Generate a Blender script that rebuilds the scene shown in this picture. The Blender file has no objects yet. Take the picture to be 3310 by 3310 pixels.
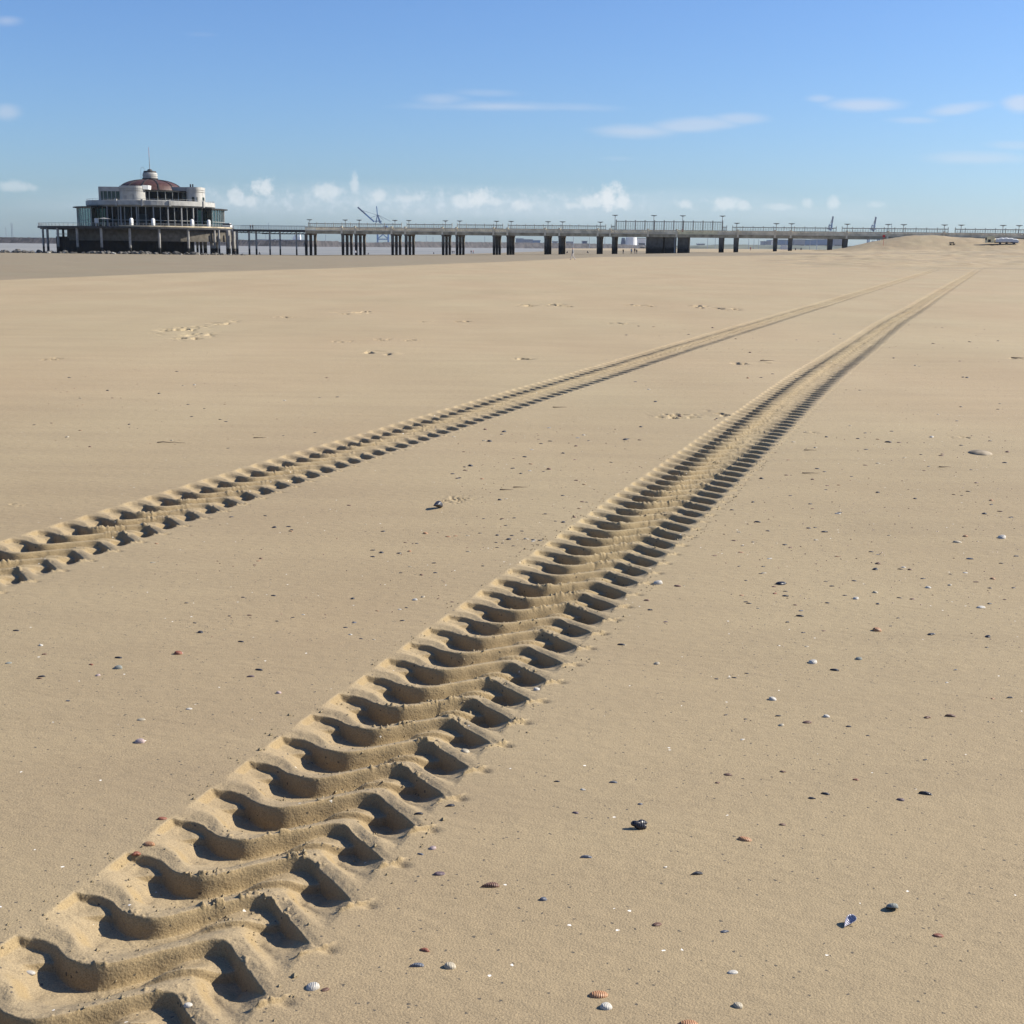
import bpy, bmesh, math, random
import numpy as np
from mathutils import Vector, Matrix
rnd = random.Random(7); R = math.radians
scene = bpy.context.scene; col = scene.collection

# ------------------------------------------------------------ camera model
FP = 4200.0; H = 1.7; PT = math.atan(860/4200); RL = math.atan(.012)
cP, sP, cR, sR = math.cos(PT), math.sin(PT), math.cos(RL), math.sin(RL)
def ray(px, py):
    u = px-1655; v = 1655-py
    u2 = u*cR - v*sR; v2 = u*sR + v*cR
    return u2, FP*cP + v2*sP, v2*cP - FP*sP
def at(px, py, Y):                     # world point on the vertical plane at distance Y
    a, b, c = ray(px, py); t = Y/b
    return Vector((a*t, Y, H + c*t))
def onz(px, py, z=0.0):
    a, b, c = ray(px, py); t = (z-H)/c
    return a*t, b*t
def q_of(px, py=790):
    a, b, c = ray(px, py); return a/b
cam_d = bpy.data.cameras.new('camera'); cam = bpy.data.objects.new('camera', cam_d); col.objects.link(cam)
cam_d.sensor_width = 36; cam_d.lens = 36*FP/3310; cam_d.clip_start = .05; cam_d.clip_end = 60000
r0 = Vector((1,0,0)); u0 = Vector((0,sP,cP)); f0 = Vector((0,cP,-sP))
rv = cR*r0 + sR*u0; uv = -sR*r0 + cR*u0; bv = -f0
M = Matrix(((rv.x,uv.x,bv.x,0),(rv.y,uv.y,bv.y,0),(rv.z,uv.z,bv.z,H),(0,0,0,1)))
cam.matrix_world = M; scene.camera = cam

# ------------------------------------------------------------ helpers
def tag(o, label=None, cat=None, group=None, kind=None):
    if label: o['label'] = label
    if cat: o['category'] = cat
    if group: o['group'] = group
    if kind: o['kind'] = kind
    return o
def empty(name, loc, rz=0, **k):
    o = bpy.data.objects.new(name, None); col.objects.link(o)
    o.location = loc; o.rotation_euler = (0,0,rz); o.empty_display_size = .2
    return tag(o, **k)
def link(name, me, parent=None, loc=(0,0,0), rot=(0,0,0), sc=(1,1,1)):
    o = bpy.data.objects.new(name, me); col.objects.link(o)
    o.location = loc; o.rotation_euler = rot; o.scale = sc
    if parent: o.parent = parent
    return o
class MB:
    def __init__(s): s.v=[]; s.f=[]; s.m=[]; s.cm=0
    def add(s, vs, fs):
        b=len(s.v); s.v += [tuple(v) for v in vs]; s.f += [tuple(b+i for i in f) for f in fs]; s.m += [s.cm]*len(fs)
    def box(s, x0,x1,y0,y1,z0,z1):
        s.add([(x0,y0,z0),(x1,y0,z0),(x1,y1,z0),(x0,y1,z0),(x0,y0,z1),(x1,y0,z1),(x1,y1,z1),(x0,y1,z1)],
              [(0,3,2,1),(4,5,6,7),(0,1,5,4),(1,2,6,5),(2,3,7,6),(3,0,4,7)])
    def bar(s, a, b, w, h=None, up=(0,0,1)):
        a=Vector(a); b=Vector(b); h=h or w; d=(b-a).normalized(); up=Vector(up)
        if abs(d.dot(up))>.98: up=Vector((1,0,0))
        x=d.cross(up).normalized()*w/2; y=x.cross(d).normalized()*h/2
        s.add([a-x-y,a+x-y,a+x+y,a-x+y,b-x-y,b+x-y,b+x+y,b-x+y],
              [(0,1,2,3),(7,6,5,4),(0,4,5,1),(1,5,6,2),(2,6,7,3),(3,7,4,0)])
    def tube(s, a, b, ra, rb=None, n=8):
        rb = ra if rb is None else rb
        a=Vector(a); b=Vector(b); d=(b-a).normalized()
        x=d.orthogonal().normalized(); y=d.cross(x)
        vs=[]
        for k in range(n):
            t=2*math.pi*k/n; vs.append(a+(x*math.cos(t)+y*math.sin(t))*ra)
        for k in range(n):
            t=2*math.pi*k/n; vs.append(b+(x*math.cos(t)+y*math.sin(t))*rb)
        fs=[(k,(k+1)%n,n+(k+1)%n,n+k) for k in range(n)]+[tuple(range(n-1,-1,-1)),tuple(range(n,2*n))]
        s.add(vs,fs)
    def lathe(s, prof, n=32, c=(0,0), a0=0, a1=360, sx=1, sy=1):
        full = abs(a1-a0)>=360; m = n if full else n+1; vs=[]
        for (r,z) in prof:
            for k in range(m):
                t=R(a0+(a1-a0)*k/n); vs.append((c[0]+r*math.cos(t)*sx, c[1]+r*math.sin(t)*sy, z))
        fs=[]
        for i in range(len(prof)-1):
            for k in range(n if full else n):
                k2=(k+1)%m if full else k+1
                fs.append((i*m+k, i*m+k2, (i+1)*m+k2, (i+1)*m+k))
        s.add(vs,fs)
    def prism(s, pts, z0, z1):          # pts counter-clockwise
        n=len(pts); vs=[(p[0],p[1],z0) for p in pts]+[(p[0],p[1],z1) for p in pts]
        s.add(vs,[tuple(range(n-1,-1,-1)),tuple(range(n,2*n))]+[(k,(k+1)%n,n+(k+1)%n,n+k) for k in range(n)])
    def build(s, name, mats, parent=None, smooth=False, **k):
        me=bpy.data.meshes.new(name); me.from_pydata(s.v,[],s.f)
        for m in (mats if isinstance(mats,(list,tuple)) else [mats]): me.materials.append(m)
        me.polygons.foreach_set('material_index', s.m)
        if smooth: me.polygons.foreach_set('use_smooth',[True]*len(s.f))
        me.update(); return link(name, me, parent, **k)

# ------------------------------------------------------------ materials
def srgb(r,g,b):
    f=lambda c:(c/255/12.92 if c<=10 else ((c/255+.055)/1.055)**2.4)
    return (f(r),f(g),f(b),1)
def mat(name, c, rough=.8, noise=.15, scale=3, bump=0, metal=0, stretch=(1,1,1), c2=None, spec=.3):
    m=bpy.data.materials.new(name); m.use_nodes=True; nt=m.node_tree; N=nt.nodes; L=nt.links
    p=N['Principled BSDF']; p.inputs['Roughness'].default_value=rough; p.inputs['Metallic'].default_value=metal
    p.inputs['Specular IOR Level'].default_value=spec
    tc=N.new('ShaderNodeTexCoord'); mp=N.new('ShaderNodeMapping'); mp.inputs['Scale'].default_value=stretch
    L.new(tc.outputs['Object'],mp.inputs['Vector'])
    nz=N.new('ShaderNodeTexNoise'); nz.inputs['Scale'].default_value=scale; nz.inputs['Detail'].default_value=6
    L.new(mp.outputs[0],nz.inputs['Vector'])
    cr=N.new('ShaderNodeValToRGB'); c=tuple(c)[:3]
    d=tuple(x*(1-noise*1.6) for x in c) if c2 is None else tuple(c2)[:3]; e=tuple(min(1,x*(1+noise*.8)) for x in c)
    cr.color_ramp.elements[0].color=(*d,1); cr.color_ramp.elements[0].position=.36
    cr.color_ramp.elements[1].color=(*e,1); cr.color_ramp.elements[1].position=.62
    L.new(nz.outputs['Fac'],cr.inputs[0]); L.new(cr.outputs[0],p.inputs['Base Color'])
    if bump:
        b=N.new('ShaderNodeBump'); b.inputs['Strength'].default_value=bump; b.inputs['Distance'].default_value=.05
        L.new(nz.outputs['Fac'],b.inputs['Height']); L.new(b.outputs[0],p.inputs['Normal'])
    return m
def zmat(name, stops, rough=.8, jitter=.25, scale=1.5):
    """colour that changes with world height, such as weathering (tide line, algae): stops = [(z, colour)]"""
    m=bpy.data.materials.new(name); m.use_nodes=True; nt=m.node_tree; N=nt.nodes; L=nt.links
    p=N['Principled BSDF']; p.inputs['Roughness'].default_value=rough; p.inputs['Specular IOR Level'].default_value=.06
    g=N.new('ShaderNodeNewGeometry'); sx=N.new('ShaderNodeSeparateXYZ'); L.new(g.outputs['Position'],sx.inputs[0])
    nz=N.new('ShaderNodeTexNoise'); nz.inputs['Scale'].default_value=scale; nz.inputs['Detail'].default_value=5; L.new(g.outputs['Position'],nz.inputs['Vector'])
    a=N.new('ShaderNodeMath'); a.operation='MULTIPLY_ADD'; L.new(nz.outputs['Fac'],a.inputs[0]); a.inputs[1].default_value=jitter*4; L.new(sx.outputs['Z'],a.inputs[2])
    z0=stops[0][0]; z1=stops[-1][0]
    mr=N.new('ShaderNodeMapRange'); mr.inputs['From Min'].default_value=z0+jitter*2; mr.inputs['From Max'].default_value=z1+jitter*2; L.new(a.outputs[0],mr.inputs['Value'])
    cr=N.new('ShaderNodeValToRGB'); el=cr.color_ramp.elements
    while len(el)<len(stops): el.new(.5)
    for e,(z,c) in zip(el,stops): e.position=(z-z0)/(z1-z0); e.color=(*tuple(c)[:3],1)
    L.new(mr.outputs[0],cr.inputs[0])
    mx=N.new('ShaderNodeMixRGB'); mx.blend_type='MULTIPLY'; mx.inputs[0].default_value=.5
    n2=N.new('ShaderNodeTexNoise'); n2.inputs['Scale'].default_value=.8; n2.inputs['Detail'].default_value=8; L.new(g.outputs['Position'],n2.inputs['Vector'])
    c2=N.new('ShaderNodeValToRGB'); c2.color_ramp.elements[0].position=.35; c2.color_ramp.elements[0].color=(.35,.33,.3,1); c2.color_ramp.elements[1].position=.6
    L.new(n2.outputs['Fac'],c2.inputs[0]); L.new(cr.outputs[0],mx.inputs[1]); L.new(c2.outputs[0],mx.inputs[2]); L.new(mx.outputs[0],p.inputs['Base Color'])
    return m
def glass(name, tint=(.4,.5,.5), mixf=.35, gl=.8):
    m=bpy.data.materials.new(name); m.use_nodes=True; nt=m.node_tree; N=nt.nodes; L=nt.links
    N.remove(N['Principled BSDF']); out=N['Material Output']
    t=N.new('ShaderNodeBsdfTransparent'); t.inputs[0].default_value=(*tint,1)
    g=N.new('ShaderNodeBsdfGlossy'); g.inputs['Roughness'].default_value=.05; g.inputs[0].default_value=(.9*gl,gl,gl,1)
    lw=N.new('ShaderNodeLayerWeight'); lw.inputs[0].default_value=mixf
    x=N.new('ShaderNodeMixShader'); L.new(lw.outputs['Fresnel'],x.inputs[0]); L.new(t.outputs[0],x.inputs[1]); L.new(g.outputs[0],x.inputs[2]); L.new(x.outputs[0],out.inputs['Surface'])
    return m
MT=dict(
 white=mat('white_render',(.37,.36,.33),.6,.12,.5),
 whitefresh=mat('white_paint',(.60,.60,.58),.45,.05,2),
 concrete=mat('pier_concrete',(.46,.39,.265),.9,.22,.35,c2=(.27,.225,.155)),
 parapet=mat('parapet_concrete',(.76,.66,.48),.9,.12,.4,c2=(.52,.45,.33)),
 newpar=mat('yellowish_concrete',(.80,.70,.43),.9,.12,.8),
 steel=mat('weathered_steel',(.36,.36,.33),.6,.15,2,metal=.2),
 lampm=mat('lamp_paint',(.24,.24,.225),.6,.1,2),
 dark=mat('dark_steel',(.035,.034,.035),.6,.3,2),
 rail=mat('galvanised_rail',(.30,.31,.31),.5,.1,2,metal=.3),
 dome=mat('oxblood_dome',(.075,.034,.028),.55,.2,1.2),
 rib=mat('dark_rib',(.03,.025,.025),.6,.2,2),
 inner=mat('dark_interior',(.045,.045,.048),.8,.3,.5),
 wallgrey=mat('grey_wall',(.25,.25,.245),.8,.1,.5),
 rock=mat('wet_rock',(.12,.11,.095),.8,.4,.9,bump=.4,c2=(.03,.03,.027)),
 rock2=mat('dry_rock',(.42,.40,.35),.85,.25,1.2,bump=.4),
 crane=mat('blue_crane_paint',(.05,.16,.36),.6,.1,.02),
 cranedark=mat('navy_crane_paint',(.03,.06,.14),.6,.1,.02),
 port=mat('port_sheet_grey',(.22,.25,.30),.7,.2,.02),
 portblue=mat('port_sheet_blue',(.10,.19,.34),.7,.2,.02),
 shipw=mat('ship_white',(.7,.7,.68),.6,.1,.02),
 red=mat('red_paint',(.55,.05,.04),.5,.1,3),
 wood=mat('weathered_wood',(.16,.12,.08),.85,.3,6),
 pilt=None)
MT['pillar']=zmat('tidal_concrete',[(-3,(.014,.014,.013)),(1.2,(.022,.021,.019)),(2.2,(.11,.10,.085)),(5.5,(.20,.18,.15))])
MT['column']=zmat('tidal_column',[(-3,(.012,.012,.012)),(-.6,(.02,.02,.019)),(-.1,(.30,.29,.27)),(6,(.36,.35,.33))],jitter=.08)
MT['skirt']=zmat('skirt_concrete',[(1.5,(.10,.092,.078)),(3.5,(.135,.122,.10)),(6.5,(.05,.047,.04))],scale=.35)  # brown concrete, darkest towards the top
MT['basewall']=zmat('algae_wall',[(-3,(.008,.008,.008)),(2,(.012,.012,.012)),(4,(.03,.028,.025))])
MT['glass']=glass('window_glass')
MT['glassd']=glass('hall_glass',(.20,.27,.26),.12,.35)
MT['screen']=glass('screen_glass',(.96,.97,.97),.05)

# ------------------------------------------------------------ noise in numpy
def _hash(ix,iy,seed):
    h=(ix.astype(np.int64)*374761393+iy.astype(np.int64)*668265263+seed*982451653)&0xFFFFFFFF
    h=((h^(h>>13))*1274126177)&0xFFFFFFFF
    return ((h^(h>>16))&0xFFFF)/65535.0
def vnoise(x,y,seed=0):
    ix=np.floor(x); iy=np.floor(y); fx=x-ix; fy=y-iy
    fx=fx*fx*(3-2*fx); fy=fy*fy*(3-2*fy)
    a=_hash(ix,iy,seed); b=_hash(ix+1,iy,seed); c=_hash(ix,iy+1,seed); d=_hash(ix+1,iy+1,seed)
    return (a*(1-fx)+b*fx)*(1-fy)+(c*(1-fx)+d*fx)*fy
def fbm(x,y,seed=0,o=3):
    s=0;a=.5;t=0
    for k in range(o): s=s+a*vnoise(x*2**k+17.3*k,y*2**k-9.1*k,seed+k); t+=a; a*=.5
    return s/t
def sst(a,b,x):
    t=np.clip((x-a)/(b-a),0,1); return t*t*(3-2*t)

# ------------------------------------------------------------ the beach height
TR=[dict(Y=[-3,1,2.94,3.38,4.04,4.5,5.15,6.5,7.5,9.33,11.03,12.33,15.4,18.04,21.9,30.7,39.5,54.7,119.7,131,170],
         X=[-2.55,-1.44,-.85,-.71,-.49,-.345,-.148,.285,.63,1.25,1.83,2.275,3.30,4.22,5.62,8.75,12.05,17.65,41.8,46.2,62],ph=0,dep=1.0,end=150),
    dict(Y=[-3,3,6.44,7.25,8.3,9.4,11.1,13.8,17.66,25.5,40.6,46.7,136,170],
         X=[-5.9,-3.95,-2.82,-2.55,-2.21,-1.83,-1.24,-.31,1.07,3.88,9.38,11.6,43.9,56],ph=.08,dep=.92,end=138)]
for T in TR:
    yy=np.linspace(T['Y'][0],T['Y'][-1],4000); xx=np.interp(yy,T['Y'],T['X'])
    for _ in range(3):                     # smooth the kinks with a window that grows with distance
        k=np.ones(61)/61; xp=np.pad(xx,30,mode='reflect',reflect_type='odd'); xx=np.convolve(xp,k,'valid')
    T['yy']=yy; T['xx']=xx; T['S']=np.concatenate([[0],np.cumsum(np.hypot(np.diff(xx),np.diff(yy)))]); T['sl']=np.gradient(xx,yy)
PIT=.235
Ft=np.array([-.44,-.40,-.36,-.31,-.258,-.217,-.179,-.134,-.087,-.045,0,.04,.08,.115,.145,.192,.235,.28,.31,.37,.44])
Fs=np.array([-.088,-.09,-.10,-.085,-.092,-.122,-.150,-.158,-.150,-.115,-.06,-.022,.022,.040,.040,-.005,-.043,-.083,-.11,-.158,-.21])
_tt=np.linspace(-.44,.44,353); _ff=np.interp(_tt,Ft,Fs); _ff=np.convolve(np.pad(_ff,8,mode='edge'),np.ones(17)/17,'valid')
S00=None
def track_st(T,x,y):
    y0=y.copy()
    for _ in range(5):
        c=np.interp(y0,T['yy'],T['xx']); m=np.interp(y0,T['yy'],T['sl']); n=np.sqrt(1+m*m)
        e=((x-c)*m+(y-y0))/n; y0=np.clip(y0+e/n,T['yy'][0],T['yy'][-1])
    c=np.interp(y0,T['yy'],T['xx']); m=np.interp(y0,T['yy'],T['sl']); n=np.sqrt(1+m*m)
    t=((x-c)-m*(y-y0))/n; s=np.interp(y0,T['yy'],T['S'])
    return s,t,y0
def tread(T,x,y,r):
    s,t,y0=track_st(T,x,y)
    sref=np.interp(2.94,T['yy'],T['S'])
    lug=np.floor((s-sref)/PIT)
    s=s-sref+T['ph']+.010*(fbm(s*2.1,t*4+lug*.0,11)-.5)
    t=t+.012*(fbm(s*5,t*3,12)-.5)
    W=sst(.395,.33,np.abs(t))
    F=np.interp(t,_tt,_ff)
    u=np.mod(s-F,PIT); a=u/PIT; ku=np.floor((s-F)/PIT)
    var=.82+.36*_hash(ku,ku*0+3,5)
    nearw=sst(.40,.72,a)
    nl=sst(.50,.76,a); nr_=sst(.50,.82,a)
    lin=lambda a_,b_: np.clip((t-a_)/(b_-a_),0,1)
    Dl=lin(-.368,-.20)*(1-nl)+sst(-.370,-.348,t)*(.42+.58*lin(-.35,-.225))*nl; Dr=lin(.352,.16)*(1-nr_)+lin(.352,.235)*nr_; D=.056*Dl*Dr
    zl=sst(-.15,-.24,t); zr=sst(.12,.20,t)
    mid=sst(.10,.88,a); zs=np.maximum(zl,zr)
    side=sst(.20,.50,a)
    z=-D*(mid*(1-zs)+side*zs)
    w=np.clip(.33*(D+.010*W*(np.abs(t)>.2)),.006,.021)
    w=np.maximum(w,np.minimum((.0030+.0022*sst(.22,.12,np.abs(t)))*r,.075))
    rise=sst(0,1,(u-(PIT-w))/w)
    ws=sst(-.375,-.33,t)*sst(.385,.34,t)
    soft=.007*zl*ws*sst(.22,.0,a)+.004*zr*ws*sst(.14,0,a)                # the crest rounds off towards the front at the shoulders
    z=z*(1-rise)-soft*(1-rise)-rise*(.007*zl+.004*zr)*ws
    z+= .006*(1-sst(0,.25,a))*Dl*Dr*(1-zs) + .006*rise*Dl*Dr*(1-zs)     # slightly raised crest
    z-= .010*sst(.34,.14,np.abs(t))
    # the teeth: a small plateau in front of the wall with a step parallel to the inner wall
    wd=F+.035-.62*(t-.195)
    z+= .024*sst(-.006,.006,u-(PIT-wd))*sst(.213,.200,t)*sst(-.01,.07,t)*(1-rise)*(1-nearw*0)
    wd=np.maximum(F+.130-.65*(t+.237),.02)
    z+= .016*sst(-.006,.006,u-(PIT-wd))*sst(-.226,-.240,t)*sst(-.325,-.255,t)*(1-rise)
    # shoulder pits and pushed-up crumb line on the right
    q=np.mod(s-np.interp(.375,_tt,_ff)+.05,PIT)-.05
    z-= .009*np.exp(-((t-.40)/.022)**2-((q-.004)/.016)**2)
    q=np.mod(s+.18-1.5*(t-.36)+.1,PIT)-.1
    z+= .011*np.exp(-(q/.010)**2)*sst(.33,.35,t)*sst(.405,.38,t)*(.4+1.2*vnoise(s*90,t*90,21))
    z*=var*T['dep']*(1-.3*sst(25,60,r))
    # crumbs along the crests and small cracks
    xr=x*.83+y*.56; yr=y*.83-x*.56; wx_=.03*(fbm(x*20,y*20,35)-.5); wy_=.03*(fbm(x*20+9,y*20,36)-.5)
    cr=sst(.52,.74,fbm((xr+wx_)*68,(yr+wy_)*68,31,2))*sst(.42,.60,fbm(xr*7,yr*7,32))*sst(.28,.10,np.abs(t-.02))
    z+= .012*(1-.8*np.clip(5*rise*(1-rise),0,1))*sst(20,9,r)*cr*(sst(.22,.0,a)+.5*sst(.965,1,a)+.12)
    wall=1-.85*np.clip(4*rise*(1-rise)*1.3,0,1)
    z+= .0045*wall*sst(16,7,r)*(fbm((xr+wx_)*38,(yr+wy_)*38,33,4)-.5)*W*(.5+.5*sst(7,4,r))+.014*sst(8,14,r)*(fbm(xr*9,yr*9,37,2)-.5)*W*sst(.2,.05,np.abs(t-.02))
    z-= .012*sst(.72,.80,_hash(ku,ku*0+1,8))*np.exp(-((t-.03-.03*(_hash(ku,ku*0+2,9)-.5)-.2*(a-1)*.1)/.006)**2)*sst(.85,.97,a)
    # far away only ruts can be told apart
    rut=-.020*sst(.38,.30,np.abs(t))*(1-.55*sst(.10,.04,np.abs(t+.02)))
    far=sst(112,124,r)
    z=z*(1-far)+rut*far
    return z*sst(T['end'],T['end']*.82,y0)*sst(-2.5,-1.5,y0)
# terrain far from the camera, by azimuth (deg) -> height at the pier (Y~440) and far off
AZ=[-180,-60,-30,-20.5,-9,-2,4.5,10,12.2,14,15,16.2,22,30,60,180]
ZP=[0,-2.0,-2.5,-2.5,-2.35,-1.5,-.5,.65,1.3,1.6,1.9,2.0,1.5,2.0,2.5,0]
ZF=[0,-6,-9,-9,-8.5,-4.6,-.6,1.2,1.4,1.6,2,2.5,3,3.5,3,0]
def height(x,y,detail=True):
    x=np.asarray(x,float); y=np.asarray(y,float)
    r=np.hypot(x,y); az=np.degrees(np.arctan2(x,y))
    zp=np.interp(az,AZ,ZP); zf=np.interp(az,AZ,ZF)
    k=sst(110,460,r)*.55+.45*np.clip((r-110)/340,0,1)
    z=zp*k+(zf-zp)*np.clip((r-480)/700,0,1)**.9
    # mound against the pier
    foot=352+10*fbm(az*.6,az*0,3); top=405
    g=sst(13.1,17.0,az)**.8
    m=4.0*(1-.10*sst(17,20,az))*g*sst(0,1,(r-foot)/(top-foot))*(.90+.2*fbm(x*.05,y*.03,4))
    m+= .5*sst(14,19,az)*sst(300,352,r)*fbm(x*.06,y*.05,6)
    z+=m*np.where(az<60,1,0)
    z+= .55*sst(18.4,20.5,az)*sst(225,262,r)*sst(360,320,r)*(.5+fbm(x*.09,y*.05,8))
    # gentle undulation
    z+= .03*(fbm(x*.22,y*.12,40)-.5)*sst(0,4,r)+ .010*(fbm(x*.9,y*.7,41)-.5)
    z+= .0035*(fbm(x*1.2,y*7,42)-.5)*sst(40,15,r)
    z+= .10*(fbm(x*.10,y*.055,43)-.5)*sst(40,140,r)
    z+= .42*(np.abs(fbm(x*.16+.03*y,y*.17,44)-.5)*2-.2)*sst(8,14,az)*sst(95,170,r)*sst(700,400,r)
    z+= .30*(fbm(x*.33,y*.30,45)-.5)*sst(8,14,az)*sst(110,190,r)*sst(700,400,r)
    z+= .22*sst(.52,.56,fbm(x*.035,y*.03,46))*sst(15,18.5,az)*sst(200,260,r)*sst(380,330,r)
    return z
SC=[(590,1066,110,26,.05),(630,1087,95,22,.05),(725,1043,60,14,.04),(1130,1011,95,9,.05),(1190,1008,60,8,.04),(1700,987,60,7,.05),(1790,985,75,8,.05),(1830,989,50,6,.04),
    (2045,986,50,6,.05),(2095,987,35,6,.04),(2262,990,60,9,.06),(2350,998,70,9,.06),(1110,1104,80,6,.02),(1200,1137,60,8,.04),(1275,1143,50,9,.05),(2480,1171,50,7,.05),(1690,1158,60,6,.04),
    (2185,1343,150,16,.018),(2330,1338,80,26,.03),(1480,1619,110,26,.006),(1440,1625,60,20,.005),(2620,1400,40,8,.012),(3110,1415,70,10,.012),(920,1025,80,6,.02),(170,1160,60,8,.02),
    (45,1635,60,10,.01),(2400,1175,70,7,.03),(1380,1040,60,5,.03),(1500,1038,60,5,.03),(3290,1158,50,6,.03),(2000,1045,90,6,.025),(1240,1098,70,6,.025),(1330,1100,60,6,.02)]
def fullheight(x,y):
    x=np.asarray(x,float); y=np.asarray(y,float); shp=x.shape; x=x.ravel(); y=y.ravel()
    z=height(x,y); r=np.hypot(x,y)
    for T in TR:
        c=np.interp(y,T['yy'],T['xx']); i=np.nonzero((np.abs(x-c)<.66)&(y<T['end']+5)&(y>-3))[0]
        if len(i): z[i]+=tread(T,x[i],y[i],r[i])
    for (px,py,w,h,amp) in SC:
        gx,gy=onz(px,py); d=math.hypot(gx,gy); ax=w/FP*d*.5; gy2=onz(px,py-h/2)[1]; gy1=onz(px,py+h/2)[1]; ay=(gy2-gy1)*.5
        i=np.nonzero((np.abs(x-gx)<ax*1.6)&(np.abs(y-gy)<ay*1.6))[0]
        if len(i):
            e=((x[i]-gx)/ax)**2+((y[i]-gy)/ay)**2
            f=max(1.5,5/ (amp*40)); n=fbm(x[i]*f*2.2,y[i]*f*1.4,int(px))
            z[i]-=amp*2.4*np.exp(-e*1.6)*(np.clip((n-.50)*7,0,1)-.12)
    return z.reshape(shp)
def gz(x,y): return float(fullheight(np.array([x]),np.array([y]))[0])

def make_beach():
    rr=list(np.linspace(.35,1.9,14)); r=2.0
    while r<5200:
        rr.append(r)
        if r<24: d=max(.0038,.00045*r*r*.43) if r<10.6 else .026+.002*(r-10.6)
        elif r<42: d=.06
        elif r<82: d=.085
        elif r<124: d=.105
        elif r<110: d=r*.0030
        elif r<520: d=r*.006
        else: d=r*.04
        r+=d
    rr=np.array(rr)
    a=np.concatenate([np.arange(-180,-45,5.),np.arange(-45,-24.3,.5),np.arange(-24.3,24.3,.045),np.arange(24.3,45,.5),np.arange(45,180,5.)])
    A=np.radians(a); nr,na=len(rr),len(a)
    X=np.outer(rr,np.sin(A)); Y=np.outer(rr,np.cos(A)); Z=fullheight(X,Y)
    v=np.empty((nr*na+1,3)); v[:-1,0]=X.ravel(); v[:-1,1]=Y.ravel(); v[:-1,2]=Z.ravel(); v[-1]=(0,0,float(Z[0].mean()))
    i=np.arange(nr-1)[:,None]*na; j=np.arange(na)[None,:]; j2=(j+1)%na
    q=np.stack([i+j,i+na+j,i+na+j2,i+j2],-1).reshape(-1,4)[:,::-1]
    tri=np.stack([np.full(na,nr*na),np.arange(na),(np.arange(na)+1)%na],-1)[:,::-1]
    me=bpy.data.meshes.new('beach_sand')
    me.vertices.add(len(v)); me.vertices.foreach_set('co',v.ravel())
    nl=q.size+tri.size; me.loops.add(nl); me.loops.foreach_set('vertex_index',np.concatenate([q.ravel(),tri.ravel()]).astype(np.int32))
    nf=len(q)+len(tri); me.polygons.add(nf)
    ls=np.concatenate([np.arange(len(q))*4, q.size+np.arange(len(tri))*3]).astype(np.int32)
    me.polygons.foreach_set('loop_start',ls); me.polygons.foreach_set('use_smooth',np.ones(nf,bool))
    me.update(calc_edges=True)
    # wet low strand: a real darker stretch of sand with its own outline
    bx=[];by=[]
    for p in [(-1500,960),(-300,925),(0,906),(600,882),(1200,864),(1600,845),(1950,826)]:
        g=onz(*p); bx.append(g[0]); by.append(g[1])
    o_=np.argsort(bx); bx=np.array(bx)[o_]; by=np.array(by)[o_]
    lim=np.interp(X,bx,by)
    wet=sst(-.03,.05,(Y-lim)/np.maximum(lim,1)+.05*(fbm(X*.03,Y*.012,60)-.5))*(X<70)
    rr2=np.hypot(X,Y); azd=np.degrees(np.arctan2(X,Y))
    stk=sst(.50,.64,fbm(X*.10+Y*.01,Y*.085,61,4))*sst(7,13,azd)*sst(100,150,rr2)*sst(345,315,rr2)
    stk=np.maximum(stk,.8*sst(.52,.60,fbm(X*.3,Y*.14,62,3))*sst(14,18,azd)*sst(150,230,rr2)*sst(360,330,rr2))
    wet=np.maximum(wet,.42*stk)
    lightened=.75*sst(4,20,np.hypot(X,Y))+.5*sst(285,320,np.hypot(X,Y))*sst(375,345,np.hypot(X,Y))*sst(9,14,np.degrees(np.arctan2(X,Y)))-.9*sst(350,358,np.hypot(X,Y))*sst(12,14,np.degrees(np.arctan2(X,Y)))+.25*sst(0,1,(np.degrees(np.arctan2(X,Y))-10)/9)*sst(120,300,np.hypot(X,Y))  # painted light: sand paler with distance, mound slope shaded, its foot strip bright
    trk=np.zeros_like(X)
    for T in TR:
        c=np.interp(Y,T['yy'],T['xx']); trk=np.maximum(trk,sst(.42,.36,np.abs(X-c)*.94)*(Y<T['end'])*(Y>-3))
    dark=sst(0,1,(X-X+np.clip(-(Z-height(X,Y))-.008,0,.05))/.05)
    ca=me.color_attributes.new('zones','FLOAT_COLOR','POINT')
    c=np.zeros((len(v),4)); c[:-1,0]=wet.ravel(); c[:-1,1]=np.clip(lightened,0,1.3).ravel(); c[:-1,2]=trk.ravel(); c[:,3]=1
    ca.data.foreach_set('color',c.ravel())
    m=bpy.data.materials.new('beach_sand'); m.use_nodes=True; nt=m.node_tree; N=nt.nodes; L=nt.links; p=N['Principled BSDF']
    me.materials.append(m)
    p.inputs['Roughness'].default_value=.85; p.inputs['Specular IOR Level'].default_value=.25
    geo=N.new('ShaderNodeNewGeometry')
    def noise(sc,det=4,st=None,ro=.5):
        n=N.new('ShaderNodeTexNoise'); n.inputs['Scale'].default_value=sc; n.inputs['Detail'].default_value=det; n.inputs['Roughness'].default_value=ro
        if st:
            mp=N.new('ShaderNodeMapping'); mp.inputs['Scale'].default_value=st; L.new(geo.outputs['Position'],mp.inputs[0]); L.new(mp.outputs[0],n.inputs['Vector'])
        else: L.new(geo.outputs['Position'],n.inputs['Vector'])
        return n
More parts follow.
